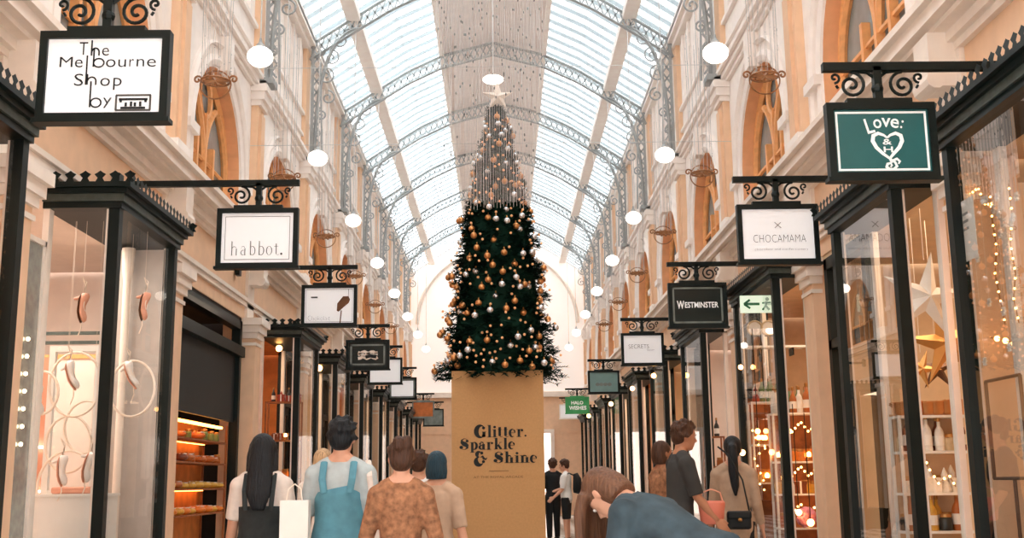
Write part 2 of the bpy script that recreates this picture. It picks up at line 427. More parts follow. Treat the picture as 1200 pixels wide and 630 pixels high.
# --- roof
PROF = [(3.4, 9.4), (2.6, 9.93), (1.9, 10.38), (1.13, 10.75)]
RIDGE = 11.05
gl = MB(); bars = MB(); NB = 9
for s in (-1, 1):
    for i in range(3):
        (xa, za), (xb, zb) = PROF[i], PROF[i+1]
        gl.quad((XC+s*xa, Y0, za+.05), (XC+s*xa, Y1, za+.05), (XC+s*xb, Y1, zb+.05), (XC+s*xb, Y0, zb+.05))
        for j in range(int((Y1-Y0)/(MOD/NB))+1):
            y = Y0+j*MOD/NB; bars.bar((XC+s*xa, y, za+.03), (XC+s*xb, y, zb+.03), .16, .02)
struct(gl, 'ceiling', 'roofglass', 'white glazed roof of the arcade')
struct(bars, 'trim_glazing_bars', 'bar', 'pale glazing bars of the roof')
rs = MB()
for s in (-1, 1): rs.quad((XC+s*1.13, Y0, 10.76), (XC+s*1.13, Y1, 10.76), (XC, Y1, RIDGE), (XC, Y0, RIDGE))
struct(rs, 'ceiling_ridge', 'ridge', 'pinkish solid ridge strip of the roof')
pu = MB()
for s in (-1, 1):
    pu.box((XC+s*2.47, Y0, 9.80), (XC+s*2.73, Y1, 9.97)); pu.box((XC+s*1.1, Y0, 10.66), (XC+s*1.2, Y1, 10.78)); pu.box((XC+s*3.3, Y0, 9.36), (XC+s*3.5, Y1, 9.5))
struct(pu, 'trim_purlins', 'purlin', 'pinkish purlins running along the roof')
def rz(x):
    x = abs(x); pr = PROF+[(0, RIDGE)]
    for (xa, za), (xb, zb) in zip(pr, pr[1:]):
        if xb <= x <= xa: return za+(zb-za)*(xa-x)/(xa-xb)
    return 9.4
def spiral(cx, cz, r, turns, a0, n=22, sg=1):
    return [(cx+r*(1-i/n*.85)*math.cos(a0+sg*2*PI*turns*i/n), cz+r*(1-i/n*.85)*math.sin(a0+sg*2*PI*turns*i/n)) for i in range(n+1)]
def truss(y, tidx):
    t = thing('roof_truss', (XC, y, 7.1), '%s grey iron lattice roof truss counting from the front' % ORD[tidx], 'roof truss')
    ch = MB(); lt = MB()
    xs = [-3.4+6.8*i/48 for i in range(49)]
    top = [(XC+x, y, rz(x)-.07) for x in xs]; bot = [(XC+x, y, rz(x)-.36) for x in xs]
    ch.tube(top, [(.035,.035)]*49, 4, lat=(0,1,0)); ch.tube(bot, [(.035,.03)]*49, 4, lat=(0,1,0))
    for i in range(48):
        lt.bar(top[i], bot[i+1], .018, .03); lt.bar(bot[i], top[i+1], .018, .03)
    ch.build('chord', 'steel', t); lt.build('lattice', 'steel', t)
    for s in (-1, 1):
        br = MB(); sc = MB(); X = wx(s)-s*.2
        def bx(i, n=20):       # bracket curve from the foot to the purlin
            u = i/n; a = u*PI/2
            return (XC+s*(3.28-.78*(1-math.cos(a))**1.15-.0*u), y, 7.15+2.5*math.sin(a)**.92)
        cv = [bx(i) for i in range(21)]
        br.tube(cv, [(.03,.035)]*21, 4, lat=(0,1,0))
        br.bar((XC+s*3.34, y, 7.1), (XC+s*3.34, y, 9.4), .05, .05)
        br.bar((XC+s*3.14, y, 7.1), (XC+s*3.20, y, 9.0), .03, .03)
        br.box((X-s*.1, y-.16, 7.06), (X+s*.18, y+.16, 7.15))
        br.build('bracket', 'steel', t)
        for (dx, z, r, tn) in ((3.05,8.3,.14,1.4),(3.1,8.72,.17,1.5),(3.0,9.08,.16,1.4),(2.85,9.4,.14,1.4),(3.2,9.2,.1,1.2),(2.68,9.62,.08,1.2),(3.17,7.95,.09,1.3),(3.24,7.6,.06,1.2)):
            sp = spiral(XC+s*dx, z, r, tn, R(90), sg=s)
            sc.tube([(p[0], y, p[1]) for p in sp], .016, 4)
        for q in range(9):
            z = 7.2+q*.22; sc.bar((XC+s*3.34, y, z), (XC+s*3.19, y, z+.2), .02, .03); sc.bar((XC+s*3.19, y, z), (XC+s*3.34, y, z+.2), .02, .03)
        sc.build('scrollwork', 'steel', t)
    return t
for i, y in enumerate(P[5:-1]): truss(y, i)

# --- end wall
ew = MB(); YE = Y1
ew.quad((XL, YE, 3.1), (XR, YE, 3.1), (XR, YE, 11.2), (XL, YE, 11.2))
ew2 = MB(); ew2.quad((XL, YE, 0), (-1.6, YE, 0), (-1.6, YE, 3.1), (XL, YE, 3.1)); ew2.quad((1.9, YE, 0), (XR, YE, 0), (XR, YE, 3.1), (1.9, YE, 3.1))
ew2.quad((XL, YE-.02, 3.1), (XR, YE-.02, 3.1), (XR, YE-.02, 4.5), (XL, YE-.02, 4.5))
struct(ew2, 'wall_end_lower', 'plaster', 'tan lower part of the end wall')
struct(ew, 'wall_end', 'end_glow', 'pale end wall of the arcade')
et = MB(); pts = [(XC+3.15*math.cos(PI*i/40), YE-.06, 7.4+3.0*math.sin(PI*i/40)) for i in range(41)]
et.tube(pts, [(.12,.08)]*41, 6, lat=(0,1,0)); et.box((XL, YE-.15, 4.5), (XR, YE, 4.7)); et.box((-1.75, YE-.1, 0), (-1.6, YE, 3.1)); et.box((1.9, YE-.1, 0), (2.05, YE, 3.1)); et.box((-1.75, YE-.1, 3.1), (2.05, YE, 3.25))
struct(et, 'trim_end', 'cream', 'cream arch and cornice on the end wall')
ws = MB(); ws.box((-5.5, YE+6, 0), (5.5, YE+6.2, 6)); struct(ws, 'wall_street', 'white', 'white wall across the street beyond the arcade')
fs_ = MB(); fs_.quad((-5.5, YE, 0), (5.5, YE, 0), (5.5, YE+6, 0), (-5.5, YE+6, 0)); struct(fs_, 'floor_street', 'cream', 'pale pavement beyond the arcade')

bw = MB()  # added unseen wall behind the camera, cuts light from the open rear
bw.quad((XL, Y0, 3.4), (XR, Y0, 3.4), (XR, Y0, 11.2), (XL, Y0, 11.2)); bw.quad((XL, Y0, 0), (-2.2, Y0, 0), (-2.2, Y0, 3.4), (XL, Y0, 3.4)); bw.quad((2.0, Y0, 0), (XR, Y0, 0), (XR, Y0, 3.4), (2.0, Y0, 3.4))
struct(bw, 'wall_back', 'plaster', 'added unseen wall with an opening behind the viewer, blocking light from the rear')
# ------------------------------------------------------------------ shop rooms
wl = {}
def room(s, k, m, depth=2.4):
    a, b = P[k]+.1, P[k+1]-.1; X = wx(s)+s*.02; mb = wl.setdefault((s, m), MB()); xb = X+s*depth
    mb.box((xb, a, 0), (xb+s*.06, b, 3.55)); mb.box((X, a-.1, 0), (xb, a-.04, 3.55)); mb.box((X, b+.04, 0), (xb, b+.1, 3.55)); mb.box((X, a, 3.5), (xb, b, 3.55))
KIND = {-1: {2:'shopwarm',3:'shopwhite',4:'shopdark',5:'shopwarm',6:'shopcream',7:'shopwarm',8:'shopcream',9:'shopwarm',10:'shopwhite',11:'shopwarm'},
        1: {2:'shopcream',3:'shopcream',4:'shoptan',5:'shopwhite',6:'shopcream',7:'shopwarm',8:'shopcream',9:'shopwarm',10:'shopwhite',11:'shopwarm'}}
for s in (-1, 1):
    for k, m in KIND[s].items(): room(s, k, m)
ncount = 0
for (s, m), mb in wl.items():
    ncount += 1
    struct(mb, 'wall_%s_shops_%s' % ('left' if s < 0 else 'right', m.replace('shop', '')), m, '%s toned walls inside the %s shops' % (m.replace('shop', ''), 'left' if s < 0 else 'right'))
def area(name, loc, size, power, col, rot=(0,0,0)):
    l = bpy.data.lights.new(name, 'AREA'); l.energy = power*.65; l.color = lin(col)[:3]; l.size = size
    o = bpy.data.objects.new(name, l); COL.objects.link(o); o.location = loc; o.rotation_euler = rot; return o
POW = {-1: {2:40,3:95,4:12,5:45,6:45,7:45,8:40,9:40,10:40,11:30}, 1: {2:55,3:55,4:60,5:50,6:45,7:45,8:45,9:40,10:40,11:30}}
for s in (-1, 1):
    for k, m in KIND[s].items():
        area('shop_light', (s*4.2, P[k]+1.6, 3.44), 1.6, POW[s][k], '#fff4e8' if m == 'shopwhite' else '#ffe0bd')

# ------------------------------------------------------------------ shop window bays
def bay(s, y0, y1, label, sub=(), zt=3.42):
    X = wx(s); xf = s*3.0; root = thing('shop_window_bay', (X, y0, 0), label, 'shop window', 'dark framed window bays along the arcade')
    rb = MB(); rb.box((xf, y0, 0), (X, y1, .5)); rb.box((xf-s*.03, y0-.03, .44), (X, y1+.03, .5)); rb.build('stall_riser', 'iron', root)
    w = .085
    ys = [y0+w/2, y1-w/2]
    for y in ys+list(sub):
        p = MB(); p.box((xf, y-w/2, .5), (xf+s*w, y+w/2, zt)); p.build('post', 'iron', root)
    for y in ys:
        p = MB(); p.box((X-s*.05, y-w/2, .5), (X, y+w/2, zt)); p.build('wall_post', 'cream', root)
    for y in ys:
        tr = MB()
        tr.box((xf+s*w, y-.02, .5), (xf+s*(w+.025), y+.02, zt)); pass
        tr.build('bead_trim', 'cream', root)
    pn = MB(); pn.quad((xf+s*.03, y0+w, .5), (xf+s*.03, y1-w, .5), (xf+s*.03, y1-w, zt), (xf+s*.03, y0+w, zt)); f = pn.build('pane', 'glass', root)
    for y in ys:
        pn = MB(); pn.quad((xf+s*w, y, .5), (X, y, .5), (X, y, zt), (xf+s*w, y, zt)); pn.build('pane', 'glass', root)
    c = MB()
    for z0, z1, e in ((zt,zt+.05,.02),(zt+.11,zt+.15,.07),(zt+.15,zt+.19,.11)):
        c.box((xf-s*e, y0-e, z0), (X, y1+e, z1))
    cor = c.build('cornice', 'iron', root)
    c = MB(); c.box((xf-s*.04, y0-.04, zt+.05), (X, y1+.04, zt+.11)); c.build('cornice_band', 'iron2', cor)
    cr = MB(); e = .1; z = zt+.19
    def pal(p, d):
        d = Vector(d)*.04; u = Vector((0,0,1)); p = Vector(p)
        cr.add([p-d*.9, p+d*.9, p+d*.5+u*.03, p+d*1.15+u*.06, p+d*.5+u*.075, p+u*.09, p-d*.5+u*.075, p-d*1.15+u*.06, p-d*.5+u*.03], [tuple(range(9))])
    n = int((y1-y0+.2)/.095)
    for i in range(n+1): pal((xf-s*e, y0-e+(y1-y0+2*e)*i/n, z), (0,1,0))
    n = int(abs(X-xf)/.095)
    for i in range(n+1):
        for y in (y0-e, y1+e): pal((xf-s*e+(X-xf+s*e)*i/max(n,1), y, z), (1,0,0))
    cr.build('cresting', 'iron', cor)
    return root
bay(1, 4.1, 7.2, 'tall dark framed window bay at the right edge, with fairy lights behind glass')
bay(1, 8.2, 9.78, 'dark framed window bay with large paper stars, beside the teal heart sign')
bay(1, 12.0, 14.1, 'dark framed window bay crowded with warm lights under the small white sign on the right')
bay(-1, 4.2, 6.85, 'dark window bay cut off at the left picture edge')
bay(-1, 8.56, 10.16, 'dark framed window bay showing hanging shoes on the left')
proto = {}
far = [(-1, 16.55, 1.75, 'dark framed window bay with amber display right of the left doorway'), (1, 16.5, 1.9, 'dark framed window bay under the black sign on the right'),]
for s, y, L, lab in far: proto[s] = bay(s, y, y+L, lab)
for s in (-1, 1):
    for k in range(6, 12):
        o = copy_tree(proto[s]); o.location.y = P[k]+.75
        o['label'] = '%s distant dark window bay along the %s side, counting from the front' % (ORD[k-6], 'left' if s < 0 else 'right')

# --- doorways: dark frame in the wall plane between bay and next pier
DOORS = [(-1, 12.05, 15.4, 'panel'), (1, 10.1, 11.4, 'open'), (1, 14.4, 15.4, 'open'), (-1, 10.5, 11.45, 'open')]
for k in range(5, 12):
    for s in (-1, 1): DOORS.append((s, P[k]+2.85, P[k+1]-.25, 'door'))
for i, (s, a, b, kind) in enumerate(DOORS):
    X = wx(s); root = thing('door_%d' % (i+1), (X, (a+b)/2, 0), 'dark framed shop doorway on the %s, %s from the front' % ('left' if s < 0 else 'right', ORD[min(i//2, 11)]), None); root['kind'] = 'structure'
    fr = MB(); w = .1
    fr.box((X, a, 0), (X+s*.12, a+w, 3.5)); fr.box((X, b-w, 0), (X+s*.12, b, 3.5)); fr.box((X, a, 3.38), (X+s*.12, b, 3.5))
    if kind != 'panel': fr.box((X, a, 2.55), (X+s*.12, b, 2.65))
    else: fr.box((X-s*.04, a-.05, 3.0), (X+s*.14, b+.05, 3.14))
    fr.build('door_frame', 'iron', root)
    pn = MB(); pn.quad((X+s*.06, a+w, 2.65), (X+s*.06, b-w, 2.65), (X+s*.06, b-w, 3.38), (X+s*.06, a+w, 3.38))
    if kind != 'panel': pn.build('transom_pane', 'glass', root)
    else:
        up = MB(); up.box((X+s*.06, a+w, 2.1), (X+s*.1, b-w, 3.0)); up.build('dark_fascia', 'ink', root)
    if kind == 'door':
        st = MB()
        for y0, y1 in ((a+w, a+w+.1), (b-w-.1, b-w)): st.box((X+s*.05, y0, .02), (X+s*.1, y1, 2.55))
        st.box((X+s*.05, a+w, .02), (X+s*.1, b-w, .35)); st.box((X+s*.05, a+w, 2.42), (X+s*.1, b-w, 2.55)); lf = st.build('door_leaf', 'iron', root)
        q = MB(); q.quad((X+s*.07, a+w, .35), (X+s*.07, b-w, .35), (X+s*.07, b-w, 2.42), (X+s*.07, a+w, 2.42)); q.build('door_pane', 'glass', lf)
        hd = MB(); hd.tube([(X-s*.04, a+w+.06, .95), (X-s*.04, a+w+.06, 1.25)], .014, 8); hd.build('door_handle', 'brass', lf)
#@@PART2
# ------------------------------------------------------------------ hanging signs
def sign(side, cx, cy, wpx, hpx, panel, label, w=.75, frame_m='iron', inner=None, bar_in=0.0, fr=.045):
    c = pt(cx, cy, F*w/wpx); h = w*hpx/wpx; x, y, z = c; s = side
    root = thing('hanging_sign', (x, y, z), label, 'sign', 'framed signs hanging over the shopfronts')
    f = MB()
    for a, b in (((x-w/2,y-.035,z+h/2-fr),(x+w/2,y+.035,z+h/2)), ((x-w/2,y-.035,z-h/2),(x+w/2,y+.035,z-h/2+fr)),
                 ((x-w/2,y-.035,z-h/2+fr),(x-w/2+fr,y+.035,z+h/2-fr)), ((x+w/2-fr,y-.035,z-h/2+fr),(x+w/2,y+.035,z+h/2-fr))): f.box(a, b)
    f.box((x-w*.3, y-.03, z+h/2), (x+w*.3, y+.03, z+h/2+.03))
    f.box((x-w/2-.015, y-.045, z-h/2-.012), (x+w/2+.015, y+.045, z-h/2+.014))
    f.build('frame', frame_m, root)
    p = MB(); p.box((x-w/2+fr*.8, y-.015, z-h/2+fr*.8), (x+w/2-fr*.8, y+.015, z+h/2-fr*.8)); pan = p.build('panel', panel, root)
    zb = z+h/2+.245; xin = x-s*(w/2+bar_in); xw = wx(s)-s*.05
    b = MB(); b.bar((xin, y, zb), (xw, y, zb), .05, .055); b.box((xw-.03, y-.06, zb-.1), (xw+.03, y+.06, zb+.1)); b.build('bracket_bar', 'iron', root)
    hg = MB(); hg.bar((x, y, zb), (x, y, z+h/2+.02), .05, .05, up=(0,1,0)); hg.ball((x, y, z+h/2+.1), .04, 8, 6); hg.build('hanger', 'iron', root)
    for sg in (-1, 1):
        sc = MB(); cx_, cz_ = x+sg*.165, z+h/2+.125
        sp = spiral(cx_, cz_, .09, 1.6, R(90), 30, sg=sg)
        sc.tube([(q[0], y, q[1]) for q in sp], .011, 5)
        sc.tube([(x+sg*.02, y, z+h/2+.18), (x+sg*.06, y, zb-.035), (x+sg*.13, y, z+h/2+.218), (cx_, y, cz_+.09)], .011, 5)
        sp = spiral(x+sg*.27, zb-.07, .036, 1.1, R(-90), 14, sg=-sg); sc.tube([(q[0], y, q[1]) for q in sp], .009, 5)
        sc.tube([(cx_+sg*.085, y, cz_-.02), (x+sg*.262, y, zb-.12)], .009, 5)
        sc.build('scroll', 'scroll' if False else 'iron', root)
    if inner:
        m, ins, t = inner; b = MB(); yy = y-.018
        xa, xb, za, zb2 = x-w/2+fr+ins, x+w/2-fr-ins, z-h/2+fr+ins, z+h/2-fr-ins
        for q0, q1 in (((xa,yy,za),(xb,y-.014,za+t)), ((xa,yy,zb2-t),(xb,y-.014,zb2)), ((xa,yy,za),(xa+t,y-.014,zb2)), ((xb-t,yy,za),(xb,y-.014,zb2))): b.box(q0, q1)
        b.build('inner_border', m, pan)
    return pan, x, y-.019, z, w, h

# left row
r, x, y, z, w, h = sign(-1, 123, 90, 152, 110, 'signwhite', 'large white sign with black sans lettering and tall letter strokes at upper left')
W2, H2 = w-.09, h-.09
def P1(u, v): return (x-w/2+w*u, z+h/2-h*v)         # u, v: 0..1 across the sign
def T(s, u0, u1, v0, v1, m, name='lettering', off=-.004, yy=None):
    a = P1(u0, v1); b = P1(u1, v0); mb = text_mb(s, (a[0]+b[0])/2, (a[1]+b[1])/2, b[0]-a[0], b[1]-a[1], yy or y, off); return mb.build(name, m, r)
tl = [('T',.30,.365,.12,.265),('e',.475,.53,.185,.275),('M',.155,.255,.285,.40),('e',.272,.332,.315,.405),('o',.51,.585,.315,.405),('u',.605,.665,.318,.405),('r',.69,.725,.315,.40),('n',.745,.805,.315,.40),('e',.825,.895,.315,.405),
      ('S',.275,.345,.475,.61),('o',.475,.55,.525,.615),('p',.575,.64,.525,.66),('y',.505,.57,.745,.86)]
for s_, a, b_, c_, d in tl: T(s_, a, b_, c_, d, 'ink')
def LL(pts, wd=.0095, m='ink', name='letter_strokes'):
    mb = MB(); 
    for q in pts: mb.ribbon([P1(*p) for p in q], wd, y)
    return mb.build(name, m, r)
def bowl(u, v, ru, rv, a0=0, a1=360): return [(u+ru*math.cos(R(a0+(a1-a0)*i/16)), v-rv*math.sin(R(a0+(a1-a0)*i/16))) for i in range(17)]
LL([[(.395,.10),(.395,.275)], bowl(.425,.235,.028,.045,170,0)+[(.453,.275)], [(.365,.27),(.365,.60)], [(.415,.19),(.415,.40)], bowl(.455,.355,.04,.048),
    [(.375,.48),(.375,.60)], bowl(.41,.56,.032,.045,170,0)+[(.442,.60),(.442,.60)], [(.405,.56),(.405,.85)], bowl(.45,.80,.04,.05)])
lg = MB()
for q in ([(.60,.72),(.87,.72)],[(.60,.885),(.87,.885)],[(.605,.72),(.605,.885)],[(.865,.72),(.865,.885)]): lg.ribbon([P1(*p) for p in q], .012, y)
lg.build('emblem_frame', 'inkgrey', r)
lg = MB()
for q in ([(.625,.765),(.845,.765)],[(.64,.765),(.64,.80)],[(.83,.765),(.83,.80)],[(.64,.86),(.83,.86)],[(.68,.80),(.68,.845)],[(.72,.79),(.72,.845)],[(.75,.80),(.75,.845)],[(.79,.79),(.79,.845)]): lg.ribbon([P1(*p) for p in q], .014, y)
lg.build('emblem', 'ink', r)

r, x, y, z, w, h = sign(-1, 302, 279, 95, 71, 'signwhite', 'white sign with thin grey border and grey serif word low on it', inner=('inkpale', .03, .006))
mb = MB(); xe = didone('habbot.', 0, 0, 1, 0, mb, W=.05, T=.018, gap=.05); a_ = P1(.165, .79); b_ = P1(.815, .555)
mb.v = [Vector((a_[0]+v.x/(xe-.06)*(b_[0]-a_[0]), y, a_[1]+v.z/.76*(b_[1]-a_[1]))) for v in mb.v]; mb.build('lettering', 'inkgrey', r)

r, x, y, z, w, h = sign(-1, 386, 358, 65, 49, 'signwhite', 'white sign showing a brown honey dipper, third along the left row', inner=('inkpale', .015, .005))
mb = MB(); mb.ribbon([P1(.70,.92), P1(.72,.62)], .016, y); mb.ribbon([P1(.655,.64), P1(.70,.50), P1(.80,.36), P1(.86,.32)], [.03,.10,.12,.05], y); mb.ribbon([P1(.84,.34), P1(.845,.10)], .006, y); mb.build('dipper_picture', 'scroll', r)
T('Chokolait', .12, .52, .74, .86, 'inkpale', off=-.02); mb = MB(); mb.ribbon([P1(.17,.30), P1(.29,.30)], .02, y); mb.build('small_mark', 'inkgrey', r)

r, x, y, z, w, h = sign(-1, 431, 415.5, 51, 35, 'signblack', 'dark sign with a cream framed landscape picture, on the left', inner=('signgrey', .03, .03))
mb = MB()
for v0, v1, a in ((.42,.50,.0),(.5,.6,.3),(.6,.74,.1)):
    mb.ribbon([P1(.28+.05*i, v0+.03*math.sin(i*1.7+a*9)) for i in range(10)], .05, y)
mb.build('landscape_picture', 'cream', r); mb = MB(); mb.ribbon([P1(.45,.58), P1(.55,.54), P1(.7,.57)], .06, y-.002); mb.build('dark_hill', 'ink', r)
r, x, y, z, w, h = sign(-1, 451.5, 434.5, 40, 31, 'signwhite', 'plain white sign half hidden behind the dark landscape sign')
r, x, y, z, w, h = sign(-1, 471.5, 455, 33.5, 26, 'signwhite', 'small white sign with a grey inner border, far left row', inner=('signgrey', .0, .045))
r, x, y, z, w, h = sign(-1, 496, 479.5, 26, 19.5, 'signorange', 'small orange sign with grey frame, far on the left', frame_m='signgrey')
r, x, y, z, w, h = sign(-1, 508, 489, 24, 20, 'signgrey', 'small grey sign, last of the left row beside the tan plinth')
# right row
r, x, y, z, w, h = sign(1, 1033, 166, 128, 93, 'signteal', 'teal sign with white lettering over an ornate white heart', w=.69, inner=('inkwhite', .012, .013))
def rt(s_, u, v, su, sv, rot, m='inkwhite', yy=None):
    mb = text_mb(s_, 0, 0, su, sv, 0, .012); cs, sn = math.cos(R(rot)), math.sin(R(rot)); c0 = P1(u, v)
    mb.v = [Vector((c0[0]+q.x*cs-q.z*sn, y, c0[1]+q.x*sn+q.z*cs)) for q in mb.v]; mb.build('lettering', m, r)
rt('L', .39, .30, .05, .1, 14); rt('o', .465, .275, .052, .06, 8); rt('v', .545, .26, .058, .06, -3); rt('e', .625, .27, .054, .062, -12); rt(':', .69, .285, .014, .055, -18)
mb = MB()
for sg in (-1, 1):
    q = [(.545+sg*.0, .46), (.545+sg*.03,.425), (.545+sg*.08,.40), (.545+sg*.125,.43), (.545+sg*.135,.50), (.545+sg*.105,.585), (.545+sg*.05,.665), (.555,.73), (.57,.79)]
    mb.ribbon([P1(*p) for p in q], [.012,.016,.022,.026,.026,.024,.02,.016,.014], y)
q = [(.555,.73),(.60,.78),(.615,.83),(.585,.87),(.545,.87),(.52,.84),(.53,.80),(.56,.79),(.57,.82),(.555,.84)]
mb.ribbon([P1(*p) for p in q], [.014,.016,.018,.018,.02,.02,.018,.015,.012,.01], y)
q = [(.575,.76),(.62,.735),(.645,.77),(.63,.80)]; mb.ribbon([P1(*p) for p in q], [.014,.018,.016,.01], y)
mb.build('heart_emblem', 'inkwhite', r)
T('&', .50, .585, .475, .55, 'inkwhite', 'ornament', .015); T('H', .505, .59, .575, .65, 'inkwhite', 'ornament', .015)

r, x, y, z, w, h = sign(1, 911.5, 274.5, 95, 71, 'signwhite', 'white sign with spaced grey capitals and a small cross, second along the right row', bar_in=.02)
T('CHOCAMAMA', .19, .84, .51, .64, 'inkgrey', off=-.02); T('chocolate and confectionery', .2, .86, .73, .79, 'inkpale', off=-.01)
LL([[(.46,.30),(.54,.40)], [(.54,.30),(.46,.40)]], .008, 'inkpale', 'cross_mark')
r, x, y, z, w, h = sign(1, 817.5, 357.5, 69, 53, 'signblack', 'black sign with silver border and white condensed capitals', inner=('signgrey', .012, .022))
T('W', .145, .27, .40, .58, 'inkwhite', off=.03); T('ESTMINSTER', .28, .85, .43, .56, 'inkwhite', off=.02)
r, x, y, z, w, h = sign(1, 753, 409, 50, 38, 'signwhite', 'white sign with faint pale lettering, fourth along the right row')
T('SECRETS', .17, .65, .35, .48, 'inkpale', off=-.005); T('salon', .6, .78, .49, .55, 'inkpale', off=-.005)
r, x, y, z, w, h = sign(1, 707.5, 447.5, 37, 27, 'signpale', 'pale teal sign with faint figures, fifth along the right row')
mb = MB()
for u in (.3,.42,.55,.68): mb.disc(P1(u,.6), (.05,.04), y)
mb.build('faint_picture', 'signgrey', r)
r, x, y, z, w, h = sign(1, 676.5, 474.5, 28, 19.5, 'signgreen', 'small bright green sign with two rows of white lettering', frame_m='signgreen')
T('HALO', .25, .75, .25, .46, 'inkwhite', off=.03); T('WISHES', .15, .88, .54, .78, 'inkwhite', off=.03)
r, x, y, z, w, h = sign(1, 667, 482, 23, 17, 'signwhite', 'small white sign partly behind the green sign', frame_m='shelfwhite')
r, x, y, z, w, h = sign(1, 656.5, 490, 21, 16, 'signwhite', 'smallest white sign, last of the right row', frame_m='shelfwhite')

# ------------------------------------------------------------------ pendant globe lamps
k_ = 0
for k in range(4, len(P)-1):
    for s in (-1, 1):
        x, y, z = XC+s*2.55, P[k], 5.95
        t = thing('pendant_lamp', (x, y, z), '%s white globe pendant lamp from the front in the %s row' % (ORD[k-4], 'left' if s < 0 else 'right'), 'lamp', 'white globe lamps under the roof')
        zt_ = rz(2.55)-.1
        MB().tube([(x, y, z+.12), (x, y, zt_)], .008, 6).build('rod', 'silvstring', t)
        MB().lathe((x, y, z), [(.045,.1),(.05,.13),(.02,.17),(.012,.22)], 12).build('cap', 'steel', t)
        MB().ball((x, y, z), (.145,.145,.115), 16, 10).build('globe', 'lamp', t, True)
t = thing('pendant_lamp', tuple(at(578, 93, 15.7)), 'flat white disc lamp hanging above the tree top', 'lamp')
x, y, z = at(578, 93, 15.7)
MB().lathe((x, y, z), [(.02,-.05),(.13,-.035),(.165,0),(.13,.03),(.03,.05)], 20).build('globe', 'lamp', t, True)
MB().tube([(x, y, z+.05), (x, y, 10.9)], .008, 6).build('rod', 'silvstring', t)

# ------------------------------------------------------------------ hoops with hanging strings
for k in range(4, 10):
    for s in (-1, 1):
        x, y, z = (-3.13 if s < 0 else 2.98), P[k]-.02, 5.66
        t = thing('hanging_hoop', (x, y, z), '%s bronze hoop hung on silver strings, %s side' % (ORD[k-4], 'left' if s < 0 else 'right'), 'hanging ornament', 'bronze hoops with strings')
        mb = MB()
        mb.tube([(x+.155*math.cos(2*PI*i/28), y+.155*math.sin(2*PI*i/28), z) for i in range(29)], .013, 5, cap=False)
        mb.tube([(x+.17*math.cos(2*PI*i/28), y, z-.04+.165*math.sin(2*PI*i/28)) for i in range(29)], .009, 5, cap=False); mb.build('hoop', 'hoopm', t)
        mb = MB()
        for i in range(10):
            a = 2*PI*i/10; mb.bar((x, y, z), (x+.14*math.cos(a), y+.05*math.sin(a), z+.07*math.sin(a)), .03, .02)
        for sg in (-1, 1):
            sp = spiral(x+sg*.2, z+.02, .05, 1.2, R(0 if sg < 0 else 180), 14, sg=-sg); mb.tube([(q[0], y, q[1]) for q in sp], .012, 5)
        mb.build('star_ornament', 'hoopm', t)
        mb = MB()
        for i in range(16):
            a = 2*PI*i/16; px, py = x+.155*math.cos(a), y+.155*math.sin(a); L = 1.9+.5*random.random()
            mb.tube([(px, py, z), (px+.02*math.cos(a), py, z+L)], .0035, 3)
            for q in range(5): mb.ball((px+.01*math.cos(a), py, z+L*random.random()), .008, 4, 3)
        mb.build('string', 'silvstring', t)
        MB().tube([(x, y, z+1.2), (x, y, 9.3)], .006, 4).build('suspension_wire', 'silvstring', t)

# ------------------------------------------------------------------ light curtain in front of the tree
CY = 12.9
xl, zb = at(511, 238, CY).x, at(511, 238, CY).z; xr = at(640, 238, CY).x
zt0 = rz(1.0)-.1
t = thing('bead_curtain', ((xl+xr)/2, CY, zb), 'tall veil of silver bead strings hanging before the narrow tree top', 'hanging decoration')
mb = MB(); cb = MB(); n = 66
for i in range(n):
    x = xl+(xr-xl)*i/(n-1); mid = abs((i/(n-1)-.57)) < .32
    for dy in ((0, .35) if i % 2 == 0 else (.12,)):
        z0 = zb+(random.random()*.05 if mid else .35+2.3*random.random()**1.5); yy = CY+dy
        mb.tube([(x, yy, z0), (x+random.uniform(-.01,.01), yy, zt0+.3*(1-abs(x+.1)/1.1))], .0026 if mid else .003, 3, cap=False)
        for q in range(7):
            zz = z0+(zt0-z0)*random.random()**.8; cb.ball((x, yy, zz), (.009,.009,.022), 4, 3)
o = mb.build('strings', 'silvstring', t); o['kind'] = 'stuff'
o = cb.build('crystal_drops', 'crystal', t); o['kind'] = 'stuff'
for j, (py, yq) in enumerate(((78, 15.2), (168, 15.5))):
    z = at(580, py, yq).z; MB()
    o = MB().tube([(XC-3.5, yq, z), (XC+3.5, yq, z)], .0045, 5).build('tension_wire', 'silvstring'); ORIGIN(o, (XC, yq, z))
    tag(o, '%s thin white wire stretched across the arcade above the tree' % ('upper' if j == 0 else 'lower'), 'wire')

# ------------------------------------------------------------------ plinth
PY = 13.6
a = at(530, 435, PY); b = at(637, 435, PY); ptop = a.z; xl, xr = at(530, 565, PY).x, at(638, 565, PY).x; PXc = (xl+xr)/2; Wp = xr-xl
t = thing('display_plinth', (PXc, PY, 0), 'tall tan board plinth with black serif lettering under the tree', 'plinth')
mb = MB(); mb.box((xl, PY, 0), (xr, PY+Wp, ptop)); mb.build('box', 'kraft', t)
mb = MB()
for x_ in (xl, xr): mb.box((x_-.006, PY-.004, 0), (x_+.006, PY+.012, ptop))
mb.box((xl-.006, PY-.004, ptop-.012), (xr+.006, PY+Wp+.004, ptop+.004)); mb.build('edge_strip', 'shopwood' if False else 'kraft', t)
yy = PY-.006
def line(s, px, py, pxe, em):
    p = at(px, py, PY); q = at(pxe, py, PY); m = MB(); xe = didone(s, 0, 0, 1, 0, m, W=.15, T=.03); sx = (q.x-p.x)/(xe-.04)
    m.v = [Vector((p.x+v.x*sx, yy, p.z+v.z*em)) for v in m.v]; m.build('lettering', 'ink', t)
u = Wp/107
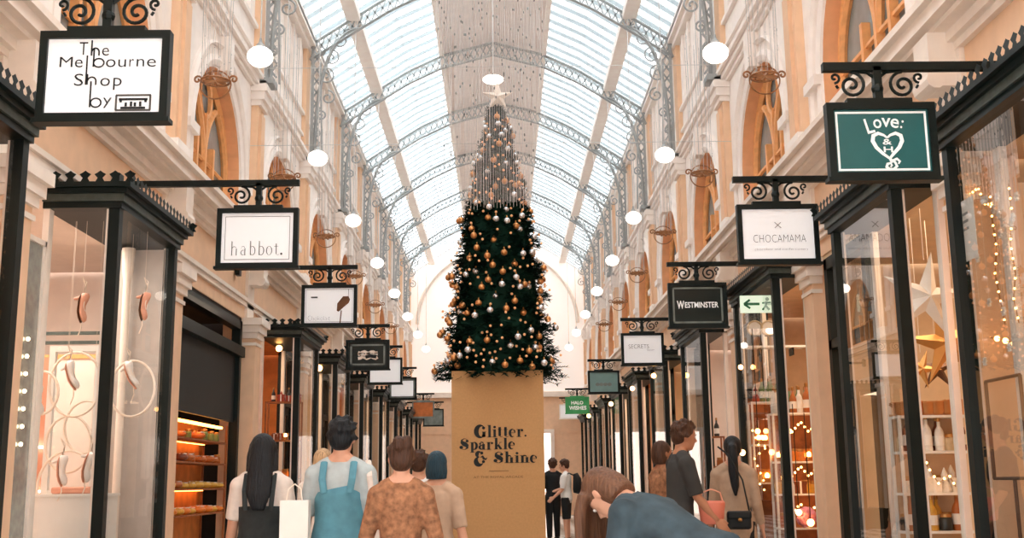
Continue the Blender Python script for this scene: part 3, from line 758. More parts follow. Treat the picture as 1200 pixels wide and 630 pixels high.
line('Glitter.', 557, 512, 617.5, 15.5*u*1.18); line('Sparkle', 539, 526.5, 604, 14.5*u*1.18); line('&', 557, 543, 571.5, 19*u); line('Shine', 579, 542, 630, 14.5*u*1.18)
p = at(584, 551.5, PY); m = MB(); m.ribbon([(at(573,551.5,PY).x, p.z), (at(596,551.5,PY).x, p.z)], .008, yy); m.build('thin_rule', 'inkbrown', t)
p = at(584, 558.5, PY); text_mb('AT THE ROYAL ARCADE', p.x, p.z, 58*u, 2.6*u, yy).build('small_lettering', 'inkbrown', t)

# ------------------------------------------------------------------ tree
TY = PY+Wp/2; TX = PXc+.02
prof = [(440,75),(432,76),(415,70),(385,66),(350,60),(315,56),(280,49),(250,42),(220,34),(190,27),(160,19),(140,13),(128,6)]
tp = [(at(587, py, TY).z, wpx*(TY*.985)/F) for py, wpx in prof]
def tr_(z):
    for (za, ra), (zb_, rb) in zip(tp, tp[1:]):
        if za <= z <= zb_: return ra+(rb-ra)*(z-za)/(zb_-za)
    return tp[0][1] if z < tp[0][0] else .02
z0, z1 = tp[0][0], tp[-1][0]
t = thing('christmas_tree', (TX, TY, ptop), 'tall dark green fir tree covered in copper and silver baubles on the tan plinth', 'tree')
MB().tube([(TX, TY, ptop), (TX, TY, z1-.1)], [.06, .015], 8).build('trunk', 'trunk', t)
mb = MB()
mb.lathe((TX, TY, 0), [(tr_(z)*.78, z) for z in [z0+(z1-z0)*i/14 for i in range(15)]], 18)
def sprig(z, th, rr, L, up):
    d = Vector((math.cos(th), math.sin(th), up)).normalized(); p = Vector((TX, TY, z))+Vector((math.cos(th), math.sin(th), 0))*rr
    sd = d.cross(Vector((0,0,1))).normalized(); uu = sd.cross(d)
    n = 9
    for i in range(n):
        q = p+d*L*(i/n); 
        for sg in (-1, 1):
            a = (d*.75+sd*sg*.8+uu*random.uniform(-.5,.6)).normalized()*random.uniform(.055,.085); w_ = uu.cross(a).normalized()*.015
            mb.add([q-w_, q+w_, q+a], [(0,1,2)])
    a = d*L*1.25; mb.add([p-sd*.012, p+sd*.012, p+a], [(0,1,2)])
random.seed(11)
for i in range(3400):
    u_ = random.random()**.8; z = z0+.02+(z1-z0)*(1-(1-u_)) ; th = random.random()*2*PI
    z = z0+(z1-z0)*random.random()**1.1
    lob = 1+.10*math.sin(th*5+z*9)+.07*math.sin(th*3-z*17)
    r_ = tr_(z)*lob*.92; L = min(.22, .09+.2*r_)
    sprig(z, th, max(0, r_-L*1.0), L, random.uniform(-.45,.25))
for i in range(90):      # low spreading boughs
    th = random.random()*2*PI; sprig(z0+random.uniform(-.04,.14), th, .5+.12*random.random(), .28, random.uniform(-.35,.0))
mb.build('foliage', 'needle', t)
mb = MB(); p = at(583, 117, TY); Rr, rr = .26, .085
def st5(cx, cz, y, Ro, Ri, rot=90): return [(cx+(Ro if i % 2 == 0 else Ri)*math.cos(R(rot+36*i)), y, cz+(Ro if i % 2 == 0 else Ri)*math.sin(R(rot+36*i))) for i in range(10)]
def star_solid(mb, cx, cy, cz, Ro, Ri, th, rot=90):
    ring = st5(cx, cz, cy, Ro, Ri, rot); mb.add(ring+[(cx, cy-th, cz), (cx, cy+th, cz)], [(i, (i+1) % 10, 10) for i in range(10)]+[((i+1) % 10, i, 11) for i in range(10)])
star_solid(mb, p.x, TY-.05, p.z+.02, .22, .085, .05); mb.build('star_topper', 'cream', t)
# baubles: every one a thing of its own
def bauble_proto(m, r, nm):
    root = bpy.data.objects.new(nm, None); COL.objects.link(root); root['_o'] = [0,0,0]
    MB().ball((0,0,0), r, 14, 10).build('ball', m, root, True); MB().lathe((0,0,r), [(r*.22,-.006),(r*.22,.014),(r*.05,.03)], 8).build('cap', 'brass', root); return root
protoB = {'copper': bauble_proto('copper', .042, 'copper_bauble'), 'silver': bauble_proto('silver', .042, 'silver_bauble')}
used = set(); placed = []
def put_bauble(col, z, th):
    lob = 1+.10*math.sin(th*5+z*9)+.07*math.sin(th*3-z*17); r_ = tr_(z)*lob*.93
    c = Vector((TX+r_*math.cos(th), TY+r_*math.sin(th), z))
    if any((c-q).length < .11 for q in placed): return False
    placed.append(c); pr = protoB[col]
    o = pr if col not in used else copy_tree(pr); used.add(col); o.location = c
    hi = (z-z0)/(z1-z0); lev = 'lowest quarter' if hi < .2 else 'lower middle' if hi < .42 else 'upper middle' if hi < .66 else 'narrow veiled top'
    tag(o, 'shiny %s bauble on the %s of the dark tree' % (col, lev), 'bauble', '%s baubles on the %s of the tree' % (col, lev)); return True
random.seed(5); n = 0; tries = 0
while n < 130 and tries < 3000:
    tries += 1; z = z0+.04+(z1-z0-.15)*random.random()**1.15; th = PI+PI*random.random()
    n += put_bauble('copper' if random.random() < .56 else 'silver', z, th)
pm = None; n = 0; tries = 0
while n < 190 and tries < 4000:
    tries += 1; z = z0+.03+(z1-z0-.12)*random.random()**1.2; th = PI+PI*random.random(); lob = 1+.10*math.sin(th*5+z*9)+.07*math.sin(th*3-z*17); r_ = tr_(z)*lob*.95
    c = Vector((TX+r_*math.cos(th), TY+r_*math.sin(th), z))
    if any((c-q).length < .062 for q in placed): continue
    placed.append(c); n += 1
    if pm is None: pm = MB().ball((0,0,0), .017, 8, 6).build('mini_bauble', 'micro', None, True); o = pm
    else: o = pm.copy(); COL.objects.link(o)
    o.location = c; hi = (z-z0)/(z1-z0); lev = 'lower half' if hi < .42 else 'upper half'
    tag(o, 'tiny glowing copper ball among branches on the %s of the tree' % lev, 'bauble', 'tiny copper balls on the %s of the tree' % lev)
#@@PART3
# ------------------------------------------------------------------ shop displays
def atx(px, py, X):
    d = B @ Vector(((px-600)/F, -(py-315)/F, -1)); return CAM + d*((X-CAM.x)/d.x)
GC = {}
def gmat(h):
    return mat('goods_'+h, '#'+h, .35, var=.15, scale=20)
PROTO = {}
def good(kind, col, loc, label, group, sc=1.0):
    key = (kind, col)
    if key not in PROTO:
        root = bpy.data.objects.new(kind, None); COL.objects.link(root); root['_o'] = [0,0,0]
        m = gmat(col)
        if kind == 'bottle':
            MB().lathe((0,0,0), [(.034,0),(.036,.01),(.036,.13),(.03,.155),(.013,.185),(.012,.225)], 12).build('body', m, root, True)
            MB().lathe((0,0,.22), [(.014,0),(.014,.03),(.012,.034)], 10).build('cap', 'brass', root)
            MB().lathe((0,0,.04), [(.0368,0),(.0368,.07)], 12).build('paper_label', 'stripw', root)
        elif kind == 'jar':
            MB().lathe((0,0,0), [(.045,0),(.05,.01),(.05,.085),(.04,.1)], 14).build('body', m, root, True)
            MB().lathe((0,0,.1), [(.044,0),(.044,.022),(.04,.026)], 14).build('lid', 'brass', root)
        elif kind == 'gift_box':
            MB().box((-.05,-.045,0), (.05,.045,.075)).build('body', m, root); MB().box((-.054,-.049,.075), (.054,.049,.1)).build('lid', m, root)
            b = MB(); b.box((-.008,-.051,0), (.008,.051,.103)); b.box((-.055,-.008,.06), (.055,.008,.103)); b.build('ribbon', 'stripw', root)
        elif kind == 'copper_pot':
            MB().lathe((0,0,0), [(.05,0),(.065,.02),(.07,.1),(.074,.105),(.06,.105)], 16).build('body', 'copper', root, True)
            MB().tube([(-.07,0,.08),(-.1,0,.1),(-.07,0,.105)], .006, 5).build('handle', 'brass', root)
        elif kind == 'figurine':
            MB().lathe((0,0,0), [(.04,0),(.045,.02),(.035,.06),(.02,.085)], 12).build('body', m, root, True); MB().ball((0,0,.105), .026, 10, 8).build('head', 'ivory', root, True)
            MB().lathe((0,0,.12), [(.027,0),(.016,.03),(.003,.06)], 10).build('hat', m, root)
        elif kind == 'tea_light_lamp':
            MB().lathe((0,0,0), [(.03,0),(.034,.01),(.03,.04)], 10).build('base', 'brass', root); MB().ball((0,0,.06), (.022,.022,.028), 10, 8).build('flame_bulb', 'bulb', root, True)
        elif kind == 'flower_ball':
            b = MB(); rr = random.Random(3)
            for i in range(60):
                v = Vector((rr.gauss(0,1), rr.gauss(0,1), rr.gauss(0,1))).normalized(); q = Vector((0,0,.1))+v*.075
                b.ball(q, .03, 6, 4)
            b.build('petals', m, root, True); MB().lathe((0,0,0), [(.04,0),(.05,.05)], 10).build('pot', 'ivory', root)
        elif kind == 'loaf':
            MB().ball((0,0,.04), (.11,.06,.045), 14, 8).build('crust', m, root, True)
            b = MB()
            for i in range(4): b.bar((-.06+.04*i,-.03,.078), (-.04+.04*i,.03,.078), .012, .008)
            b.build('score_mark', 'ivory', root)
        elif kind == 'plate':
            MB().tube([(.09*math.cos(2*PI*i/24), 0, .1+.09*math.sin(2*PI*i/24)) for i in range(25)], .014, 6, cap=False).build('rim', m, root); MB().tube([(0,.004,.1),(0,-.004,.1)], .085, 20).build('face', 'ivory', root)
            MB().box((-.05,-.02,0), (.05,.03,.012)).build('stand', 'iron', root)
        PROTO[key] = root; o = root
    else: o = copy_tree(PROTO[key])
    o.location = loc; o.scale = (sc, sc, sc)
    return tag(o, label, kind.replace('_', ' '), group)
CN = {'b5652c':'amber','7a3b1e':'brown','c9b08a':'tan','2f5a50':'teal','efe6da':'white','a33a2a':'red','d9a441':'golden','30302e':'black','d98aa0':'pink','6b7d4a':'olive','e0812f':'orange'}
NW = ['top','second','third','fourth','fifth']
def shelf_unit(a, b, zs, label, m='shelfwhite', dep=(0,.22,0), top=None, kinds=(), place='', seed=0, gap=.105, bottom=0.0, back=None, scale=1.0):
    """boards between points a and b at heights zs (top first); goods stand on each board"""
    rnd = random.Random(seed); a = Vector((a[0],a[1],0)); b = Vector((b[0],b[1],0)); d = Vector(dep); ax = (b-a).normalized(); L = (b-a).length
    o = a+d*.5+ax*L*.5; t = thing('display_shelf', (o.x, o.y, 0), label, 'shelf')
    th = .022
    for z in zs:
        mb = MB(); vs = [a, b, b+d, a+d]; mb.add([(v.x,v.y,z-th) for v in vs]+[(v.x,v.y,z) for v in vs], [(0,1,2,3),(7,6,5,4),(0,1,5,4),(1,2,6,5),(2,3,7,6),(3,0,4,7)]); mb.build('shelf', m, t)
    ztop = (top or zs[0])
    if back:
        mb = MB(); n_ = d.normalized()*.012; a2, b2 = a+d, b+d; z_ = zs[0]+.02
        mb.add([(v.x,v.y,q) for q in (bottom, z_) for v in (a2, b2, b2+n_, a2+n_)], [(3,2,1,0),(4,5,6,7),(0,1,5,4),(1,2,6,5),(2,3,7,6),(3,0,4,7)]); mb.build('back_panel', back, t)
    for q in (a, b, a+d, b+d):
        mb = MB(); mb.box((q.x-.012, q.y-.012, bottom), (q.x+.012, q.y+.012, ztop)); mb.build('upright', m, t)
    for i, z in enumerate(zs):
        for row in (.3, .72):
            s_ = .05+rnd.random()*.04
            while s_ < L-.05:
                kind, col = kinds[i % len(kinds)][rnd.randrange(len(kinds[i % len(kinds)]))]
                p = a+ax*s_+d*row; cn = CN[col]; sc = rnd.uniform(.85, 1.15)*scale
                nm = ('%s %s' % (cn, kind.replace('_', ' '))) if kind not in ('copper_pot',) else 'copper pot'
                good(kind, col, (p.x, p.y, z), '%s on the %s shelf %s' % (nm, NW[i], place), '%ss %s' % (kind.replace('_', ' '), place), sc)
                s_ += gap*rnd.uniform(.95, 1.5)
    return t
def string_lights(name, pts, n, r, label, m='bulb', wire=True):
    t = thing(name, pts[0], label, 'fairy lights'); P_ = [Vector(p) for p in pts]
    if wire: MB().tube(P_, .004, 4).build('wire', 'brass', t)
    L = [0]
    for u_, v_ in zip(P_, P_[1:]): L.append(L[-1]+(v_-u_).length)
    bm_ = None
    for i in range(n):
        d = L[-1]*(i+.5)/n; j = max(k for k in range(len(L)) if L[k] <= d); j = min(j, len(P_)-2)
        q = P_[j]+(P_[j+1]-P_[j])*((d-L[j])/(L[j+1]-L[j]))
        if bm_ is None: bm_ = MB().ball(q, r, 8, 6).build('bulb', m, t, True); q0 = q
        else:
            o = bm_.copy(); COL.objects.link(o); o.location = q-q0
    return t
# --- paper stars in the right bay
def paper_star(px, py, Y, Ro, m, label, rot=90, ri=.3):
    p = at(px, py, Y); mb = MB(); star_solid(mb, p.x, p.y, p.z, Ro, Ro*ri, Ro*.25, rot)
    t = thing('paper_star', p, label, 'star'); mb.build('folded_points', m, t)
    MB().tube([(p.x, p.y, p.z+Ro*.8), (p.x, p.y, 3.4)], .003, 4).build('hanging_thread', 'ribbon', t); return t
paper_star(1086, 348, 8.75, .38, 'stripw', 'large white paper star hanging in the right shop window', 80)
paper_star(1108, 402, 8.95, .36, 'gold', 'large gold paper star overlapping the white star in the window', 100)
paper_star(1080, 432, 9.1, .17, 'gold', 'small gold paper star low at left of the star window', 70)
paper_star(1098, 432, 9.2, .2, 'scroll', 'dotted brown paper star hanging lowest in the star window', 90)
K1 = [[('copper_pot','b5652c')], [('bottle','2f5a50'),('bottle','7a3b1e'),('jar','c9b08a'),('bottle','efe6da'),('figurine','a33a2a')], [('figurine','efe6da'),('figurine','e0812f'),('jar','b5652c'),('gift_box','efe6da')], [('bottle','d9a441'),('bottle','b5652c'),('jar','30302e'),('jar','7a3b1e')]]
def zat(px, py, Y): return at(px, py, Y).z
shelf_unit((3.32, 9.3), (3.9, 9.3), [zat(1090, 486, 9.3), zat(1090, 528, 9.3), zat(1090, 577, 9.3), zat(1090, 622, 9.3)], 'white shelf rack of bottles and figurines under the paper stars', kinds=K1, place='under the paper stars', seed=3, gap=.075, bottom=.5, back='shoptan', scale=1.1)
# --- right second bay: shelves of warm gifts
K2 = [[('bottle','6b7d4a'),('bottle','b5652c'),('figurine','a33a2a'),('bottle','efe6da')], [('tea_light_lamp','d9a441'),('jar','e0812f'),('gift_box','b5652c')], [('tea_light_lamp','d9a441'),('gift_box','7a3b1e'),('jar','d9a441')], [('tea_light_lamp','d9a441'),('figurine','e0812f'),('jar','b5652c')]]
shelf_unit((3.22, 13.2), (3.85, 13.2), [zat(940, 483, 13.2), zat(940, 540, 13.2), zat(940, 578, 13.2), zat(940, 618, 13.2)], 'white shelf of glowing gifts in the second right bay', kinds=K2, place='in the glowing gift window', seed=8, gap=.075, bottom=.5, back='shopwood', scale=1.25)
shelf_unit((3.1, 13.75), (3.5, 13.75), [zat(890, 470, 13.7), zat(890, 520, 13.7), zat(890, 565, 13.7)], 'white shelf at the far end of the glowing gift window', kinds=K2, place='at the far end of the gift window', seed=9, gap=.075, bottom=.5, back='shopwood', scale=1.2)
p = at(946, 608, 12.7); good('flower_ball', 'd98aa0', (p.x, p.y, p.z-.1), 'pink flower ball in front of the glowing gift shelf', None, 1.2)
for px in (885, 901):
    p = at(px, 392, 13.6); good('plate', 'c9b08a', (p.x, p.y, p.z-.02), '%s round tan rimmed plate high in the gift window' % ('left' if px < 890 else 'right'), 'round plates in the gift window', 1.0)
mb = MB(); p = at(892, 405, 13.6); t = thing('wall_shelf', p, 'small pale shelf under the two round plates', 'shelf'); mb.box((3.05, 13.52, p.z-.03), (3.75, 13.72, p.z-.005)); mb.build('board', 'shelfwhite', t)
mb.v = []; mb.f = []; 
for yy_ in (3.2, 3.6): mb.box((yy_-.01, 13.55, p.z-.12), (yy_+.01, 13.72, p.z-.03))
mb.build('bracket', 'iron', t)
for j, (py, lab) in enumerate(((500,'upper string of amber lights swagged over the gift shelves'),(552,'middle string of amber lights swagged over the gift shelves'),(596,'lowest string of amber lights swagged over the gift shelves'))):
    string_lights('fairy_lights', [at(px, py+(6 if i % 2 else -6), 13.1-.25*(i % 2)) for i, px in enumerate((918,928,938,948,958,966))], 13, .013, lab)
string_lights('fairy_lights', [at(px, 500+10*math.sin(i*1.9)+i*14, 13.65) for i, px in enumerate((880,890,900,884,896,880,900))], 14, .012, 'zigzag string of amber lights behind the front pane of the gift window')
string_lights('fairy_lights', [at(px, py, 9.15) for px, py in ((1078,520),(1088,548),(1100,566),(1112,556),(1120,570))], 9, .010, 'short string of tiny lights over the shelf under the paper stars')
# green exit sign behind glass
p = at(888, 356, 12.6); t = thing('exit_sign', p, 'small pale green running man exit sign behind the glass', 'exit sign')
MB().box((p.x-.2, p.y, p.z-.1), (p.x+.2, p.y+.03, p.z+.1)).build('housing', mat('exit_green', '#cfe0c8', .5, emit=.5, ehex='#dff0d8'), t)
m_ = MB(); m_.ribbon([(p.x-.14,p.z),(p.x+.02,p.z)], .03, p.y-.004); m_.ribbon([(p.x-.16,p.z),(p.x-.09,p.z+.05)], .025, p.y-.004); m_.ribbon([(p.x-.16,p.z),(p.x-.09,p.z-.05)], .025, p.y-.004)
m_.disc((p.x+.11,p.z+.055), .022, p.y-.004); m_.ribbon([(p.x+.1,p.z+.03),(p.x+.09,p.z-.02),(p.x+.13,p.z-.07)], .025, p.y-.004); m_.ribbon([(p.x+.09,p.z-.02),(p.x+.05,p.z-.07)], .02, p.y-.004); m_.ribbon([(p.x+.05,p.z+.01),(p.x+.15,p.z+.02)], .018, p.y-.004)
m_.build('running_figure', mat('exit_ink', '#3d7d5a', .5), t)
# downlights
def downlight(px, py, X=None, Y=None, lab=''):
    p = at(px, py, Y); t = thing('downlight', (p.x, p.y, p.z), lab, 'ceiling light', None)
    MB().lathe(p, [(.09,-.012),(.1,0),(.1,.012)], 18).build('trim_ring', 'shelfwhite', t); MB().lathe((p.x,p.y,p.z-.015), [(.075,0),(.075,.004)], 18).build('lamp_face', 'lamp', t)
downlight(1060, 237, Y=9.9, lab='round ceiling light above the paper stars'); downlight(921, 322, Y=13.9, lab='round ceiling light above the glowing gift shelf')
downlight(60, 254, Y=9.6, lab='left ceiling light inside the shoe window'); downlight(79, 266, Y=10.2, lab='right ceiling light inside the shoe window')
# --- right edge window: striped curtains, notice, garland, wire frame
for i in range(11):
    y0 = 4.3+i*.28; m = ['shopcream','plaster','shopwood' if i == 6 else 'cream','reveal'][i % 4]; mb = MB()
    for q in range(4): mb.tube([(3.72+.02*(q % 2), y0+.035+.07*q, .5), (3.72+.02*(q % 2), y0+.035+.07*q, 3.4)], .036, 8)
    o = mb.build('fabric_drape', m); ORIGIN(o, (3.72, y0+.14, .5)); tag(o, '%s drape from the far end behind the right edge window' % ('%s %s' % (ORD[10-i], {'shopcream':'pale tan','plaster':'peach','cream':'cream','reveal':'orange tan','shopwood':'brown'}[m])), 'drape', 'drapes behind the right edge window')
a, b = atx(1118, 242, 3.07), atx(1147, 300, 3.07); t = thing('paper_notice', (3.07, (a.y+b.y)/2, (a.z+b.z)/2), 'white paper notice taped inside the right edge window', 'notice')
MB().box((3.065, a.y, b.z), (3.069, b.y, a.z)).build('sheet', 'stripw', t)
mb = MB(); cy_, cz_ = (a.y+b.y)/2, (a.z+b.z)/2
for q in (.1, .05, -.0): mb.box((3.0635, cy_-.06, cz_+q), (3.0645, cy_+.05, cz_+q+.018))
mb.build('faint_print', 'inkpale', t)
string_lights('fairy_lights', [atx(px, py, 3.4) for px, py in ((1128,386),(1142,392),(1158,395),(1172,397),(1188,402),(1204,398))], 8, .020, 'garland of large warm bulbs across the right edge window')
for j, (lab, pl) in enumerate((('left strand of tiny fairy lights hanging in the right edge window', ((1160,225),(1163,260),(1168,290),(1166,320),(1172,350),(1178,380))), ('right strand of tiny fairy lights hanging in the right edge window', ((1182,215),(1186,250),(1184,285),(1190,320),(1188,350),(1194,378))), ('tiny fairy lights bunched near the top of the right edge window', ((1120,225),(1128,216),(1136,228),(1146,220),(1155,240),(1164,238))))):
    string_lights('fairy_lights', [atx(px, py, 3.35) for px, py in pl], 14, .008, lab)
sf = None; rnd = random.Random(4)
for i in range(16):
    p = atx(rnd.uniform(1142, 1198), rnd.uniform(210, 440), 3.3)
    t = thing('snowflake', p, 'small white snowflake decoration hanging in the right edge window', 'decoration', 'snowflakes in the right edge window')
    mb = MB()
    for q in range(3): a_ = PI*q/3; mb.bar((p.x, p.y-.03*math.cos(a_), p.z-.03*math.sin(a_)), (p.x, p.y+.03*math.cos(a_), p.z+.03*math.sin(a_)), .012, .012, up=(1,0,0))
    mb.build('flake', 'stripw', t); MB().tube([p, (p.x, p.y, 3.4)], .0015, 3).build('thread', 'ribbon', t)
a, b = atx(1155, 447, 3.3), atx(1207, 560, 3.3); t = thing('wire_frame_stand', (3.3, (a.y+b.y)/2, .5), 'black wire rectangle on a stand in the right edge window', 'display stand')
mb = MB(); c4 = [(3.3,a.y,a.z),(3.3,b.y,a.z),(3.3,b.y,b.z),(3.3,a.y,b.z)]
for i in range(4): mb.tube([c4[i], c4[(i+1) % 4]], .012, 6)
mb.build('frame', 'scroll', t); mb = MB(); cy_ = (a.y+b.y)/2+.0; mb.tube([(3.32, cy_, .5), (3.32, cy_, b.z)], .012, 6); mb.lathe((3.32, cy_, .5), [(.12,0),(.12,.015),(.02,.03)], 14); mb.build('stand', 'scroll', t)
# --- left bay: shoes, hoops, white cabinet
sh_n = [0]
def shoe(px, py, Y, tilt, m, label, L=.23, strap=True):
    p = at(px, py, Y); sh_n[0] += 1; t = thing('hanging_shoe' if strap else 'shoe', p, label, 'shoe'); rot = Matrix.Rotation(R(tilt), 3, 'Y')
    def X(v): return p+rot@Vector(v)
    us = [0, .08, .2, .4, .6, .8, .93, 1]
    mb = MB(); hw = [.016,.03,.034,.028,.040,.046,.03,.006]; hh = [.028,.036,.034,.024,.022,.024,.018,.005]
    cv_ = lambda u_: .055*max(0, 1-u_/.62)**1.6
    mb.tube([X((-L/2+L*u_, 0, hh[i]*.55+cv_(u_))) for i, u_ in enumerate(us)], [(hw[i], hh[i]) for i in range(8)], 12, lat=(0,1,0)); mb.build('upper', m, t, True)
    mb = MB(); mb.tube([X((-L/2+L*u_, 0, -.018+cv_(u_))) for u_ in us], [(hw[i]*1.08, .006) for i in range(8)], 10, lat=(0,1,0)); mb.build('sole', 'scroll' if m == 'pink' else 'pink', t)
    mb = MB(); mb.tube([X((-L/2+.025, 0, .04)), X((-L/2+.02, 0, -.03))], [.022, .010], 8); mb.build('heel', m, t)
    mb = MB(); e = [X((.0+.028*math.cos(2*PI*i/14)*2-.03, .0+.026*math.sin(2*PI*i/14), .034+cv_(.5+(.028*math.cos(2*PI*i/14)*2-.03)/L))) for i in range(15)]; mb.tube(e, .004, 4, cap=False); mb.build('opening_rim', 'ribbon', t)
    if strap:
        mb = MB(); q = X((-L/2+.02, 0, .04)); mb.tube([q, q+Vector((.02,0,.08)), q+Vector((-.01,0,.16)), q+Vector((.025,0,.12)), q+Vector((.01,0,.02))], .006, 5)
        mb.tube([X((L/2-.05,0,-.01)), X((L/2-.05,0,-.01))+Vector((.01,0,-.09)), X((L/2-.05,0,-.01))+Vector((-.015,0,-.16))], .005, 5); mb.build('ribbon', 'ribbon', t)
        MB().tube([q+Vector((.0,0,.15)), (q.x, q.y, 3.42)], .0015, 3).build('hanging_thread', 'ribbon', t)
    return t
shoe(94, 362, 9.0, 75, 'pink', 'pink ballet shoe hung by ribbons at left of the shoe window')
shoe(166, 360, 9.4, 78, 'pink', 'pink ballet shoe hung by ribbons behind the front pane')
shoe(82, 442, 9.0, 55, 'ivory', 'pale heeled shoe hanging inside a white hoop')
shoe(152, 442, 9.5, 50, 'ivory', 'pale heeled shoe hanging behind the front pane, lower right')
shoe(42, 470, 9.0, 65, 'ivory', 'white heeled shoe hanging in the lit niche at far left')
shoe(100, 548, 9.0, 85, 'ivory', 'white slipper hanging upright beside the post')
shoe(70, 553, 9.0, 70, 'ivory', 'white slipper leaning low at left of the plinth top')
for j, (px, py, rp, Y) in enumerate(((88,450,30,9.15),(80,520,26,9.2),(100,500,24,9.25),(155,455,26,9.55),(48,460,20,9.1),(78,572,34,9.15))):
    p = at(px, py, Y); r_ = rp*Y/F; o = MB().tube([(p.x+r_*math.cos(2*PI*i/32), p.y, p.z+r_*1.25*math.sin(2*PI*i/32)) for i in range(33)], .011, 6, cap=False).build('hanging_hoop', 'ribbon'); 
    ORIGIN(o, p); tag(o, ['large ivory hoop ringing the heeled shoe in the left window','ivory hoop at mid height in the shoe window','ivory hoop nearest the dark post in the shoe window','ivory hoop behind the front pane of the shoe window','small ivory hoop in the lit niche at far left','lowest ivory hoop above the white plinth'][j], 'hoop')
    MB
a = at(33, 582, 9.0); b = at(118, 582, 9.0); t = thing('display_block', ((a.x+b.x)/2, 9.15, .5), 'white block plinth at the bottom of the shoe window', 'display block')
MB().box((a.x, 9.0, .5), (b.x, 9.4, a.z)).build('body', 'shelfwhite', t); MB().box((a.x-.015, 8.985, a.z), (b.x+.015, 9.415, a.z+.02)).build('top_slab', 'shelfwhite', t); zt_ = a.z+.02
a = at(58, 576, 9.05); b = at(104, 576, 9.05); o = MB().box((a.x, 9.06, zt_), (b.x, 9.3, zt_+.055)).build('cushion', 'pink'); ORIGIN(o, ((a.x+b.x)/2, 9.15, zt_)); tag(o, 'flat pink cushion on the white block plinth', 'cushion')
bv = o.modifiers.new('round', 'BEVEL'); bv.width = .02; bv.segments = 3
t = thing('display_rack', (at(84,500,9.35).x, 9.35, zt_), 'tall white open display frame standing on the block plinth', 'display frame')
xa, xb = at(57, 500, 9.35).x, at(112, 500, 9.35).x; zt2 = at(84, 412, 9.35).z
for x_ in (xa, xb): MB().box((x_-.025, 9.33, zt_), (x_+.025, 9.38, zt2)).build('upright', 'shelfwhite', t)
MB().box((xa-.025, 9.33, zt2), (xb+.025, 9.38, zt2+.05)).build('top_rail', 'shelfwhite', t); MB().box((xa+.025, 9.34, zt_), (xb-.025, 9.37, zt_+.03)).build('bottom_rail', 'shelfwhite', t)
# back panel with dark rails, lit niche
t = thing('backdrop', (-4.3, 10.6, 0), 'pale back panel with two dark rails inside the shoe window', 'panel')
MB().box((-5.9, 10.6, 0), (-3.64, 10.66, 2.5)).build('board', 'shopwhite', t)
for z_ in (at(90,389,10.55).z, at(90,400,10.55).z): MB().box((-5.9, 10.57, z_-.02), (-3.64, 10.6, z_+.01)).build('rail', 'iron2', t)
MB().box((-5.9, 10.585, 2.46), (-3.64, 10.6, 2.5)).build('orange_strip', 'tracery', t)
t = thing('light_niche', (at(42,500,9.45).x, 9.45, .5), 'brightly lit pink niche at far left of the shoe window', 'display niche')
xa, xb = at(30,500,9.45).x, at(54,500,9.45).x
MB().box((xa, 9.5, .5), (xb, 9.53, at(42,418,9.45).z)).build('back', 'pink', t); MB().box((xa, 9.44, at(42,525,9.45).z), (xb, 9.5, at(42,525,9.45).z+.02)).build('shelf', 'lamp', t); MB().box((xa, 9.44, at(42,577,9.45).z), (xb, 9.5, at(42,577,9.45).z+.02)).build('shelf', 'lamp', t)
t = thing('side_panel', (-3.3, 10.08, .5), 'pale grey side panel with a cream column inside the far end of the shoe window', 'panel')
MB().box((-3.58, 10.07, .5), (-3.1, 10.1, 3.4)).build('board', mat('pale_grey_board', '#bfb5ad', .6), t); MB().lathe((-3.4, 10.0, .5), [(.05,0),(.05,.1),(.035,.14),(.035,2.6),(.05,2.7),(.06,2.9)], 14).build('column', 'cream', t)
# mirror strip beside the pier
t = thing('mirror_strip', (-3.56, 8.28, .3), 'tall narrow aged mirror with small bulbs beside the left pier', 'mirror')
MB().box((-3.56, 8.1, .3), (-3.585, 8.5, 3.1)).build('mirror_glass', 'mirror', t)
mb = MB(); mb.box((-3.54, 8.06, .28), (-3.6, 8.1, 3.14)); mb.box((-3.54, 8.5, .28), (-3.6, 8.53, 3.14)); mb.box((-3.54, 8.06, 3.1), (-3.6, 8.53, 3.14)); mb.build('frame', 'cream', t)
for i in range(7): MB().ball((-3.54, 8.3, 2.35-.13*i), .016, 8, 6).build('bulb', 'bulb2', t, True)
# --- left doorway: amber bakery-like display
K3 = [[('loaf','b5652c'),('jar','6b7d4a'),('jar','d9a441')], [('loaf','7a3b1e'),('jar','b5652c'),('loaf','b5652c')], [('loaf','b5652c'),('loaf','d9a441')], [('loaf','d9a441'),('loaf','e0812f')]]
zz = [zat(237, 512, 13.4), zat(237, 540, 13.4), zat(237, 572, 13.4), zat(237, 603, 13.4)]
shelf_unit((-3.72, 12.3), (-3.72, 15.2), zz, 'amber lit shelves inside the dark left doorway', 'shopwood', dep=(-.3,0,0), top=2.05, kinds=K3, place='in the dark left doorway', seed=21, gap=.26)
o = MB().box((-3.75, 12.35, 2.0), (-3.8, 15.1, 2.03)).build('light_strip', mat('amber_strip', '#ffb45e', .4, emit=9, ehex='#ffa64d')); ORIGIN(o, (-3.77, 13.7, 2.0)); tag(o, 'glowing amber light strip above the doorway shelves', 'light strip')
for j in (1, 3):
    o2 = MB().box((-3.98, 12.35, zz[j-1]-.035), (-4.0, 15.1, zz[j-1]-.026)).build('light_strip', 'amber_strip' if False else MATS['amber_strip']); ORIGIN(o2, (-3.99, 13.7, zz[j-1]-.03)); tag(o2, 'thin amber light strip under the %s shelf in the doorway' % NW[j-1], 'light strip')
o = MB().box((-4.06, 12.2, 0), (-4.1, 15.3, 2.1)).build('back_board', 'shopwarm'); ORIGIN(o, (-4.08, 13.7, 0)); tag(o, 'amber back board behind the doorway shelves', 'board')
